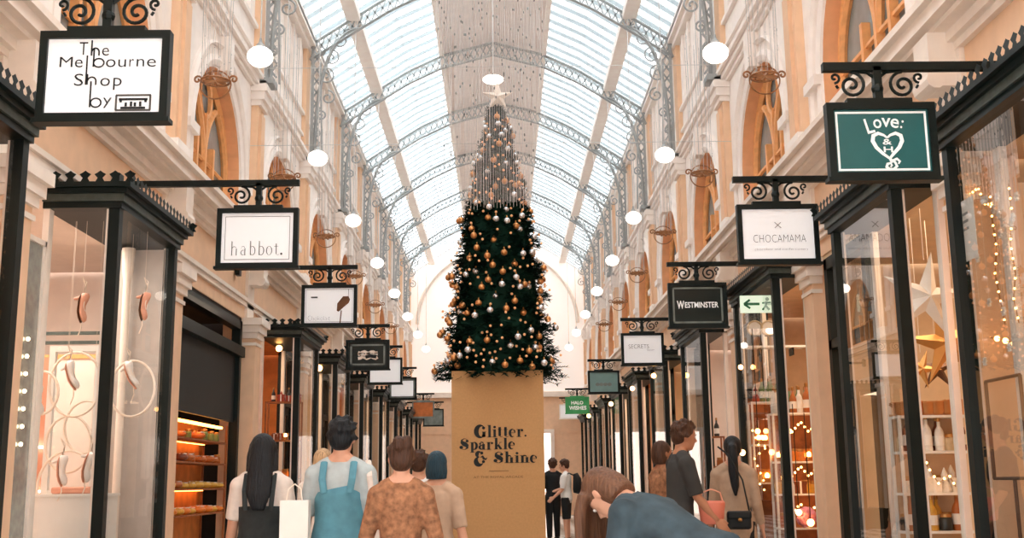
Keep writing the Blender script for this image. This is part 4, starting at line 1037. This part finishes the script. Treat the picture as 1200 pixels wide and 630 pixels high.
# --- left far bay and others: amber display shelves
K4 = [[('gift_box','a33a2a'),('figurine','a33a2a'),('bottle','30302e')], [('tea_light_lamp','d9a441'),('gift_box','7a3b1e'),('jar','b5652c')], [('tea_light_lamp','d9a441'),('jar','e0812f'),('figurine','e0812f')]]
shelf_unit((-3.1, 17.2), (-3.62, 17.2), [zat(330, 470, 17.2), zat(330, 515, 17.2), zat(330, 560, 17.2)], 'dark shelf of red gifts in the left amber window', 'shopwood', kinds=K4, place='in the left amber window', seed=31, gap=.12, bottom=.5)
shelf_unit((3.1, 17.0), (3.38, 17.0), [1.9, 1.45, 1.0], 'narrow wooden shelf of gifts in the third right bay', 'shopwood', kinds=K4, place='in the third right bay', seed=33, gap=.13, bottom=.5)
for j, (px, py, Y, r_) in enumerate(((327,408,17.3,.05),(374,431,20.5,.06),(741,455,24,.05),(716,473,29,.06),(690,487,34,.06),(766,440,19.8,.045),(868,430,13.6,.03),(877,560,12.9,.04),(870,530,13.3,.035),(936,600,12.6,.035),(950,612,12.5,.04),(925,545,12.6,.03),(925,505,13,.03),(888,505,13,.03))):
    p = at(px, py, Y); t = thing('bare_bulb', p, 'round warm %s glowing behind glass, %s in the %s shops' % ('bulb', ['first','second','third','fourth','fifth','sixth','seventh','eighth','ninth','tenth','eleventh','twelfth','thirteenth','fourteenth'][j]+' by distance' if False else ['high','small high','distant','far','farthest','tiny','upper','large low','low','floor level','lowest','middle','upper middle','faint middle'][j], 'left' if px < 588 else 'right'), 'light bulb')
    MB().ball(p, r_, 10, 8).build('globe', 'bulb', t, True); MB().tube([(p.x, p.y, p.z+r_*.9), (p.x, p.y, min(3.45, p.z+1.2))], .005, 4).build('cord', 'iron', t)

# ------------------------------------------------------------------ people
def remesh(mb, vox, name, m, parent, smooth=2):
    me = bpy.data.meshes.new('tmp'); me.from_pydata(mb.v, [], mb.f); o = bpy.data.objects.new('tmp', me); COL.objects.link(o)
    r = o.modifiers.new('r', 'REMESH'); r.mode = 'VOXEL'; r.voxel_size = vox; r.use_smooth_shade = True
    if smooth: s_ = o.modifiers.new('s', 'SMOOTH'); s_.factor = .5; s_.iterations = smooth
    dg = bpy.context.evaluated_depsgraph_get(); dg.update(); nm = bpy.data.meshes.new_from_object(o.evaluated_get(dg))
    bpy.data.objects.remove(o); bpy.data.meshes.remove(me)
    nm.name = name; nm.materials.clear(); nm.materials.append(M[m] if isinstance(m, str) else m)
    nm.polygons.foreach_set('use_smooth', [True]*len(nm.polygons))
    q = bpy.data.objects.new(name, nm); COL.objects.link(q); q.parent = parent; q['_o'] = [0,0,0]; return q
SKIN = mat('skin_light', '#d9a184', .55, var=.06); SKIN2 = mat('skin_tan', '#b97f5f', .55, var=.06)
def person(loc, face, h, label, skin=SKIN, hairm=None, hair='short', top=None, bottom=None, lean=0, arms=((5,8,15),(5,8,15)), legs=((0,2),(0,2)), nod=0, turn=0, female=False, sleeve=.55, legcov=1.0, skirt=None, coat=None, extra=None, vox=.011):
    k = h/1.75; root = thing('person', loc, label, 'person'); root['_o'] = [0,0,0]; root.rotation_euler = (0,0,R(face)); root.scale = (k,k,k)
    pz = .93
    Lm = Matrix.Rotation(R(-lean), 3, 'X')
    def T(x, y, z):
        v = Vector((x, y, z-pz)); f_ = max(0, min(1, (z-.9)/.15)); return Vector((0,0,pz))+Matrix.Rotation(R(-lean*f_), 3, 'X')@v
    sw = .92 if female else 1.0
    secs = [(.84,.12,.09,0),(.90,.16*(1.04 if female else 1),.11,-.01),(.97,.155,.11,-.005),(1.06,.132*(.93 if female else 1),.098,.0),(1.15,.138*sw,.102,.005),(1.26,.158*sw,.115,.012),(1.36,.168*sw,.105,.005),(1.42,.135*sw,.085,-.005),(1.46,.075,.062,-.01),(1.50,.056,.056,-.005),(1.56,.052,.054,.01)]
    def torso(mb, z0_, z1_, e, n=22):
        ss = [q for q in secs if z0_-1e-6 <= q[0] <= z1_+1e-6]
        mb.tube([T(0, q[3], q[0]) for q in ss], [(q[1]+e, q[2]+e) for q in ss], n, lat=(1,0,0))
    def arm_pts(sd, spec):
        sw_, ab, el = spec; S = T(sd*.170*sw, -.005, 1.385); A = Lm
        d = Matrix.Rotation(R(sw_), 3, 'X') @ (Matrix.Rotation(R(-sd*ab), 3, 'Y') @ Vector((0,0,-1)))
        d = (Matrix.Rotation(R(-lean*.35), 3, 'X') @ d) if lean else d
        E = S+d*.285; ax = Vector((1,0,0)); f_ = Matrix.Rotation(R(el), 3, ax) @ d
        Wp_ = E+f_*.25; return S, E, Wp_, d, f_
    def leg_pts(sd, spec):
        th, kn = spec; H = Vector((sd*.09, 0, .90)); d = Matrix.Rotation(R(th), 3, 'X') @ Vector((0,0,-1)); K_ = H+d*.42
        f_ = Matrix.Rotation(R(th-kn), 3, 'X') @ Vector((0,0,-1)); A_ = K_+f_*.40; return H, K_, A_
    body = MB(); torso(body, .84, 1.56, 0)
    for sd in (-1, 1): body.tube([T(sd*.16*sw,-.005,1.39), T(sd*.09,-.01,1.435), T(sd*.03,-.012,1.50)], [.05,.055,.045], 12)
    for sd, sp in zip((-1, 1), arms):
        S, E, Wr, d, f_ = arm_pts(sd, sp)
        body.tube([T(sd*.1, 0, 1.40), S, S+d*.1, E, E+f_*.08, Wr], [.06,.056,.05,.040,.040,.027], 12)
        pal = Wr+f_*.045; side = Vector((0,1,0)); side = (side-f_*side.dot(f_)).normalized(); nrm = f_.cross(side)
        body.tube([Wr-f_*.02, Wr+f_*.03, Wr+f_*.095], [(.026,.02),(.040,.017),(.041,.014)], 10, lat=side)
        for q, L_ in enumerate((.068,.078,.072,.056)):
            b0 = Wr+f_*.085+side*(.033-.022*q); cu = nrm*(-sd)*.0
            inw = Vector((-sd,0,0)); inw = (inw-f_*inw.dot(f_)).normalized()
            body.tube([b0, b0+f_*L_*.45+inw*.004, b0+f_*L_*.8+inw*.016, b0+f_*L_+inw*.032], [.0105,.010,.0095,.0085], 7)
        b0 = Wr+f_*.02+side*.03; body.tube([b0, b0+f_*.03+side*.02, b0+f_*.065+side*.026], [.013,.012,.0095], 7)
    for sd, sp in zip((-1, 1), legs):
        H, K_, A_ = leg_pts(sd, sp)
        body.tube([H+Vector((0,0,.03)), H+(K_-H)*.3, K_, K_+(A_-K_)*.3, A_], [.088,.082,.058,.056,.038], 14)
        body.tube([A_+Vector((0,-.055,-.045)), A_+Vector((0,.03,-.03)), A_+Vector((0,.12,-.05)), A_+Vector((0,.175,-.058))], [(.032,.032),(.04,.038),(.044,.022),(.03,.014)], 10, lat=(1,0,0))
    # head
    hb = T(0, .012, 1.535); HR = Matrix.Rotation(R(-lean*.75-nod), 3, 'X') @ Matrix.Rotation(R(turn), 3, 'Z')
    def Hd(x, y, z): return hb+HR@Vector((x, y, z))*1.06
    def hball(mb, c, r, n=16, m=12):
        t_ = MB(); t_.ball((0,0,0), r, n, m); mb.add([Hd((c[0]+v.x), (c[1]+v.y), (c[2]+v.z)) for v in t_.v], t_.f)
    hball(body, (0,.0,.105), (.074,.094,.098)); hball(body, (0,.028,.045), (.057,.068,.066)); hball(body, (0,.06,.01), (.034,.03,.026))
    body.tube([T(0,-.01,1.46), hb+HR@Vector((0,-.012,.05))], [.058,.055], 12)
    nb = MB(); nb.tube([Hd(0,.088,.10), Hd(0,.105,.072), Hd(0,.092,.06)], [.009,.014,.012], 8); body.add(nb.v, nb.f)
    for sd in (-1, 1): hball(body, (sd*.075,-.005,.085), (.012,.02,.032), 10, 8)
    remesh(body, vox*.75, 'body', skin, root)
    for sd in (-1, 1):
        e = MB(); hball(e, (sd*.030,.084,.097), (.012,.009,.008), 10, 8); eo = e.build('eye', 'ivory', root, True)
        e2 = MB(); hball(e2, (sd*.030,.0915,.097), (.0055,.0035,.0055), 8, 6); e2.build('iris', 'ink', eo, True)
        e = MB(); e.tube([Hd(sd*.016,.094,.118), Hd(sd*.032,.092,.122), Hd(sd*.048,.082,.116)], .004, 5); e.build('eyebrow', hairm, root)
    e = MB(); hball(e, (0,.088,.032), (.022,.008,.007), 12, 8); e.build('lips', 'pink', root, True)
    # hair
    hm = MB()
    hball(hm, (0,-.018,.125), (.086,.096,.096))
    hball(hm, (0,-.045,.085), (.078,.066,.080))
    if hair == 'short':
        rr_ = random.Random(2)
        for q in range(70):
            v = Vector((rr_.gauss(0,1), rr_.gauss(-.35,1), rr_.gauss(.25,.9))).normalized()
            if v.y > .55 and v.z < .5: continue
            if v.z < -.45: continue
            c_ = Vector((0,-.016,.122))+Vector((v.x*.084, v.y*.095, v.z*.092)); e_ = c_+Vector((v.x*.02+.014, v.y*.02, v.z*.024+.006))
            hm.tube([Hd(*c_), Hd(*((c_+e_)/2)), Hd(*e_)], [.022,.018,.007], 6)
    elif hair == 'long':
        pts = [Hd(0,-.05,.13), Hd(0,-.075,.04), T(0,-.10,1.45), T(0,-.135,1.33), T(0,-.135,1.22)]
        hm.tube(pts, [(.085,.06),(.088,.055),(.095,.04),(.09,.03),(.05,.015)], 14, lat=(1,0,0))
        for sd in (-1, 1): hm.tube([Hd(sd*.06,.0,.15), Hd(sd*.083,-.01,.06), T(sd*.085,-.03,1.46), T(sd*.08,-.08,1.34)], [.035,.03,.03,.018], 8)
    elif hair == 'pony':
        pts = [Hd(0,-.09,.13), Hd(0,-.135,.11), Hd(0,-.15,.02), T(0,-.145,1.42), T(0.01,-.14,1.28), T(0.01,-.14,1.18)]
        hm.tube(pts, [.04,.045,.05,.05,.04,.012], 12)
    elif hair == 'bun':
        for q in range(9):
            a_ = q*2.1; hball(hm, (.035*math.cos(a_), -.075+.03*math.sin(a_), .185+.02*math.sin(q*1.3)), (.04,.04,.036), 8, 6)
        for q in range(6): hball(hm, (.075*math.cos(q), -.03, .09+.02*q), (.025,.03,.03), 8, 6)
    elif hair == 'bob':
        hm.tube([Hd(0,-.035,.13), Hd(0,-.04,.05), Hd(0,-.035,-.01)], [(.09,.085),(.098,.08),(.09,.065)], 14, lat=(1,0,0))
    elif hair == 'hang':
        hm.tube([Hd(0,-.035,.13), Hd(0,-.04,.05), Hd(0,-.035,-.01)], [(.09,.085),(.098,.08),(.09,.065)], 14, lat=(1,0,0))
        for q in range(9):
            u_ = -.085+.17*q/8; p0 = Hd(u_, .03-.25*u_*u_*10*.1, .19-abs(u_)*.5); dn = Vector((0,0,-1))
            hm.tube([p0, p0+HR@Vector((0,.05,.0))+dn*.04, p0+dn*.16+HR@Vector((0,.05,0)), p0+dn*(.3+.03*math.sin(q*2.2))+HR@Vector((0,.03,0))], [.03,.034,.03,.012], 8)
    remesh(hm, .011, 'hair', hairm, root, 1)
    # clothes
    if top:
        tm = MB(); torso(tm, .84 if coat is None else .84, 1.42, .016)
        tm.tube([T(0,-.005,1.38), T(0,-.008,1.44), T(0,-.01,1.475)], [(.15*sw,.10),(.095,.08),(.074,.07)], 20, lat=(1,0,0))
        for sd in (-1, 1): tm.tube([T(sd*.165*sw,-.005,1.39), T(sd*.1,-.01,1.432), T(sd*.05,-.012,1.462)], [.066,.068,.062], 12)
        for sd, sp in zip((-1, 1), arms):
            S, E, Wr, d, f_ = arm_pts(sd, sp); tm.tube([T(sd*.09, 0, 1.38), S], [.072,.074], 12); tm.ball(S, .076, 14, 10)
            if sleeve <= .5: tm.tube([S-d*.0, S+d*.285*sleeve*2*.5, S+d*.285*sleeve*2], [.073,.068,.062], 12)
            else:
                tm.tube([S, S+d*.14, E, E+f_*.02], [.072,.064,.055,.055], 12); u_ = (sleeve-.5)*2
                if u_ > .08: tm.tube([E-f_*.01, E+f_*.25*u_*.9], [.055,.042], 12)
        if coat is not None:
            tm.tube([T(0,0,1.02), T(0,-.005,.93), Vector((0,0,.8)), Vector((0,0,coat))], [(.16,.125),(.185,.135),(.2,.15),(.23,.17)], 22, lat=(1,0,0))
        remesh(tm, vox, 'coat' if coat is not None else 'top', top, root)
    if skirt:
        sm, zt__, zb__, w_ = skirt; km = MB(); km.tube([T(0,0,zt__), Vector((0,-.005,.93)), Vector((0,0,(.9+zb__)/2)), Vector((0,0,zb__))], [(.15,.115),(.18,.13),(.18+w_*.5,.14+w_*.4),(.18+w_,.14+w_*.8)], 22, lat=(1,0,0)); remesh(km, vox, 'skirt', sm, root)
    if bottom:
        bm_ = MB(); torso(bm_, .84, .97, .012)
        for sd, sp in zip((-1, 1), legs):
            H, K_, A_ = leg_pts(sd, sp); q = [H+Vector((0,0,.03)), H+(K_-H)*.3, H+(K_-H)*min(1, legcov*2)]; r_ = [.1,.096,.074]
            if legcov > .55: q += [K_+(A_-K_)*.4, K_+(A_-K_)*((legcov-.5)*2)]; r_ += [.07,.058]
            bm_.tube(q, r_, 14)
        remesh(bm_, vox, 'trousers' if legcov > .6 else 'shorts', bottom, root)
    for sd, sp in zip((-1, 1), legs):
        H, K_, A_ = leg_pts(sd, sp); f = MB()
        f.tube([A_+Vector((0,-.07,-.04)), A_+Vector((0,.03,-.025)), A_+Vector((0,.13,-.045)), A_+Vector((0,.195,-.055))], [(.04,.04),(.048,.046),(.052,.03),(.034,.02)], 12, lat=(1,0,0))
        remesh(f, .012, 'shoe', 'ink', root)
    zmin = min(leg_pts(sd, sp)[2].z for sd, sp in zip((-1, 1), legs))-.08
    root.location.z = -zmin*k
    root['_o'] = [0,0,0]
    return root, T, Hd, arm_pts, k
def ground(px, Y): p = at(px, 600, Y); return (p.x, Y, 0)
HB = hair_mat('black_hair', '#17191c'); HBr = hair_mat('brown_hair', '#4a2f20'); HBl = hair_mat('blonde_hair', '#caa57e'); HT = hair_mat('dark_teal_hair', '#1e3a47'); HL = hair_mat('light_brown_hair', '#6a4732')
c_white = mat('cloth_offwhite', '#e6d5c8', .85, var=.08, scale=20); c_grey = mat('cloth_pale_grey', '#b9c2c2', .85, var=.08, scale=20); c_teal = mat('cloth_teal', '#5d93a3', .85, var=.12, scale=16)
c_dark = mat('cloth_dark', '#2c3030', .85, var=.2, scale=20); c_black = mat('cloth_black', '#17191b', .8, var=.2); c_rust = mat('cloth_rust_print', '#9c6b4b', .85, var=.45, scale=26); c_tan = mat('cloth_tan_coat', '#b99a80', .85, var=.1, scale=14)
c_slate = mat('cloth_slate', '#35434a', .85, var=.35, scale=9); c_char = mat('cloth_charcoal', '#3a3836', .85, var=.15); c_beige = mat('cloth_beige', '#c4a48a', .85, var=.15); c_tee = mat('cloth_white_tee', '#efece8', .85, var=.04)
WALK = ((18, 6), (-14, 14)); WALK2 = ((-16, 16), (16, 4))
# woman, long dark hair
r, T_, H_, ap_, k_ = person(ground(306, 7.5), 2, 1.60, 'woman seen from behind with long black hair and dark pinafore, far left', hairm=HB, hair='long', top=c_white, skirt=(c_dark, 1.12, .45, .06), female=True, sleeve=.42, legs=WALK2, arms=((6,10,18),(-4,12,14)))
bb = MB(); bb.tube([T_(0,.0,.95), T_(0,0,1.06), T_(0,.004,1.15), T_(0,.01,1.24)], [(.178,.132),(.158,.122),(.16,.124),(.172,.136)], 24, lat=(1,0,0)); bb.build('pinafore_bib', c_dark, r, True)
for sd in (-1, 1):
    bb = MB(); bb.tube([T_(sd*.09,-.135,1.22), T_(sd*.1,-.128,1.36), T_(sd*.1,-.06,1.475), T_(sd*.1,.07,1.38)], [(.018,.006)]*4, 6, lat=(1,0,0)); bb.build('pinafore_strap', c_dark, r)
# man, black hair, pale tee with teal
r, T_, H_, ap_, k_ = person(ground(399, 7.3), -4, 1.69, 'man with short black hair seen from behind in pale grey tee and teal apron', hairm=HB, hair='short', top=c_grey, bottom=c_dark, legs=WALK, sleeve=.47, arms=((10,14,20),(-6,12,24)))
bb = MB(); bb.tube([T_(0,-.01,.90), T_(0,-.005,1.0), T_(0,.0,1.08), T_(0,.005,1.16), T_(-.005,.010,1.25), T_(-.015,.010,1.30)], [(.198,.148),(.19,.138),(.172,.136),(.172,.138),(.174,.148),(.15,.146)], 28, lat=(1,0,0)); bb.build('apron', c_teal, r, True)
for sd in (-1, 1):
    bb = MB(); bb.tube([T_(sd*.085,-.128,1.27), T_(sd*.1,-.125,1.36), T_(sd*.1,-.07,1.47), T_(sd*.1,.06,1.40)], [(.024,.008)]*4, 6, lat=(1,0,0)); bb.build('apron_strap', c_teal, r)
bb = MB(); bb.tube([Vector((0,0,.93)), Vector((0,0,.7)), Vector((0,0,.5))], [(.19,.14),(.21,.16),(.22,.17)], 24, lat=(1,0,0)); bb.build('apron_skirt', c_teal, r, True)
tt = thing('tote_bag', (r.location.x+.24, 7.36, .66), 'cream cloth tote bag hanging from the shoulder of the man in teal', 'bag')
bb = MB(); x_, y_ = r.location.x+.25, 7.3
bb.tube([(x_, y_, .55), (x_, y_, .6), (x_, y_, .82), (x_, y_, .9)], [(.04,.13),(.05,.15),(.045,.15),(.02,.14)], 14, lat=(1,0,0)); bb.build('bag_body', c_white, tt, True)
bb = MB(); bb.tube([(x_, y_-.1, .89), (x_-.03, y_-.105, 1.1), (x_-.055, y_-.1, 1.3), (x_-.075, y_-.0, 1.40), (x_-.055, y_+.1, 1.3), (x_, y_+.1, .89)], [(.018,.005)]*6, 6, lat=(1,0,0)); bb.build('strap', c_white, tt)
tt = thing('carrier_bag', (at(346,600,7.1).x, 7.1, .6), 'white paper carrier bag between the woman and the man on the left', 'bag')
a = at(330, 586, 7.1); b = at(363, 586, 7.1); bb = MB(); bb.box((a.x, 7.05, .58), (b.x, 7.15, a.z)); bb.build('bag_body', 'stripw', tt)
bb = MB(); bb.tube([(a.x+.04, 7.05, a.z), (a.x+.05, 7.06, a.z+.07), ((a.x+b.x)/2, 7.06, a.z+.1), (b.x-.05, 7.06, a.z+.07), (b.x-.04, 7.05, a.z)], .005, 5); bb.build('handle', 'ribbon', tt)
# woman, brown bun, rust blouse
r, T_, H_, ap_, k_ = person(ground(470, 6.7), 3, 1.52, 'woman with brown gathered hair seen from behind in a rust patterned blouse', hairm=HBr, hair='bun', top=c_rust, bottom=c_beige, female=True, legs=WALK2, sleeve=.62, arms=((8,16,22),(-5,16,20)))
# person with dark teal hair
r, T_, H_, ap_, k_ = person(ground(512, 8.4), -6, 1.50, 'person with dark teal bobbed hair and beige top beside the plinth', hairm=HT, hair='bob', top=c_beige, bottom=c_slate, female=True, legs=WALK, sleeve=.5, arms=((15,10,30),(-10,12,20)))
# blonde behind
r, T_, H_, ap_, k_ = person(ground(377, 9.8), 10, 1.57, 'blonde person mostly hidden behind the black haired man', hairm=HBl, hair='bob', top=c_white, bottom=c_dark, female=True, legs=WALK2)
r, T_, H_, ap_, k_ = person(ground(490, 10.4), 4, 1.56, 'person in a white top walking behind the woman in rust', hairm=HBr, hair='short', top=c_tee, bottom=c_dark, legs=WALK)
# man on the right in profile
r, T_, H_, ap_, k_ = person(ground(796, 10.0), -80, 1.79, 'man in charcoal tee in profile walking right beside the black posts', skin=SKIN2, hairm=HBr, hair='short', top=c_char, bottom=c_black, legs=WALK, sleeve=.47, nod=8, lean=4, arms=((0,6,14),(16,6,24)))
r, T_, H_, ap_, k_ = person(ground(778, 10.9), -70, 1.64, 'person with reddish brown hair behind the man in charcoal tee', skin=SKIN2, hairm=HBr, hair='bob', top=c_rust, bottom=c_dark, legs=WALK2, female=True)
# woman, ponytail, tan coat
r, T_, H_, ap_, k_ = person(ground(862, 10.6), -12, 1.67, 'woman with long black ponytail and tan coat seen from behind', hairm=HB, hair='pony', top=c_tan, coat=.5, bottom=c_black, female=True, legs=WALK, sleeve=.95, arms=((4,10,20),(0,10,16)))
px_, py_ = r.location.x, 10.6
tt = thing('handbag', at(866, 608, 10.38), 'black leather handbag with gold clasp on the back of the tan coat', 'bag'); c = at(866, 608, 10.38)
bb = MB(); bb.tube([(c.x, c.y-.04, c.z), (c.x, c.y+.04, c.z)], [(.10,.085),(.10,.085)], 4); bb.v = []; bb.f = []
bb.box((c.x-.11, c.y-.04, c.z-.09), (c.x+.11, c.y+.04, c.z+.07)); o = bb.build('bag_body', 'ink', tt); bv = o.modifiers.new('round', 'BEVEL'); bv.width = .025; bv.segments = 3
bb = MB(); bb.box((c.x-.112, c.y-.046, c.z-.0), (c.x+.112, c.y+.0, c.z+.075)); o = bb.build('flap', 'ink', tt); bv = o.modifiers.new('round', 'BEVEL'); bv.width = .018; bv.segments = 3
MB().lathe((c.x, c.y-.05, c.z-.015), [(.016,0),(.02,.012),(.012,.026)], 10).build('clasp', 'brass', tt)
bb = MB(); bb.tube([(c.x+.1, c.y, c.z+.06), (c.x+.05, c.y-.0, c.z+.35), (c.x-.06, c.y+.04, c.z+.58), (c.x-.14, c.y+.12, c.z+.66)], .008, 6); bb.build('strap', 'ink', tt)
# coral carrier
tt = thing('coral_bag', at(834, 596, 9.9), 'coral pink bag carried by the man in charcoal tee', 'bag'); c = at(834, 596, 9.9)
bb = MB(); bb.lathe((c.x, c.y, c.z), [(.09,-.13),(.1,-.12),(.12,.05),(.11,.07)], 16); bb.build('bag_body', mat('coral', '#dd7f68', .6), tt, True)
bb = MB(); bb.tube([(c.x-.1, c.y, c.z+.06), (c.x-.08, c.y, c.z+.14), (c.x, c.y, c.z+.17), (c.x+.08, c.y, c.z+.14), (c.x+.1, c.y, c.z+.06)], .007, 6); bb.build('handle', 'pink', tt)
# stooping figure near the camera
r, T_, H_, ap_, k_ = person(ground(842, 5.0), 48, 1.72, 'brown haired person stooping forward in slate blue jacket, close at lower right', hairm=HL, hair='hang', top=c_slate, bottom=c_black, lean=62, nod=20, legs=WALK, sleeve=.95, arms=((30,8,30),(10,8,30)))
# distant pair
r, T_, H_, ap_, k_ = person(ground(648, 24.6), 20, 1.74, 'distant person in black clothes standing right of the plinth', hairm=HBr, hair='short', top=c_black, bottom=c_black, sleeve=.47)
r, T_, H_, ap_, k_ = person(ground(664, 24.2), 75, 1.71, 'distant man in white tee and black shorts with a backpack', hairm=HBr, hair='short', top=c_tee, bottom=c_black, legcov=.5, sleeve=.45, nod=14, arms=((10,6,40),(25,6,50)))
tt = thing('backpack', (r.location.x+.24, 24.15, 1.2), 'black backpack worn by the distant man in white', 'bag'); x_ = r.location.x+.22
bb = MB(); bb.tube([(x_, 24.15, 1.0), (x_+.02, 24.15, 1.08), (x_+.02, 24.15, 1.3), (x_-.02, 24.15, 1.42)], [(.07,.11),(.10,.14),(.09,.14),(.05,.1)], 14, lat=(1,0,0)); bb.build('pack_body', c_black, tt, True)
for dy in (-.09, .09):
    bb = MB(); bb.tube([(x_-.05, 24.15+dy, 1.38), (x_-.16, 24.15+dy, 1.43), (x_-.3, 24.15+dy, 1.34), (x_-.33, 24.15+dy, 1.2)], .014, 6); bb.build('strap', c_black, tt)
# ------------------------------------------------------------------ world and light
w = bpy.data.worlds.new('sky'); scn.world = w; w.use_nodes = True
bg = w.node_tree.nodes['Background']; bg.inputs['Color'].default_value = lin('#eef4f8'); bg.inputs['Strength'].default_value = 4.4
sn = bpy.data.lights.new('sun', 'SUN'); sn.energy = 1.2; sn.angle = R(20); sn.color = (1,.95,.88)
so = bpy.data.objects.new('sun', sn); COL.objects.link(so); so.rotation_euler = (R(18), R(8), 0)
scn.view_settings.view_transform = 'Standard'
scn.view_settings.exposure = 0.3
scn.cycles.use_denoising = True
scn.cycles.max_bounces = 8; scn.cycles.transparent_max_bounces = 24
scn.cycles.sample_clamp_indirect = 4
for o in COL.objects:
    if '_o' in o: del o['_o']
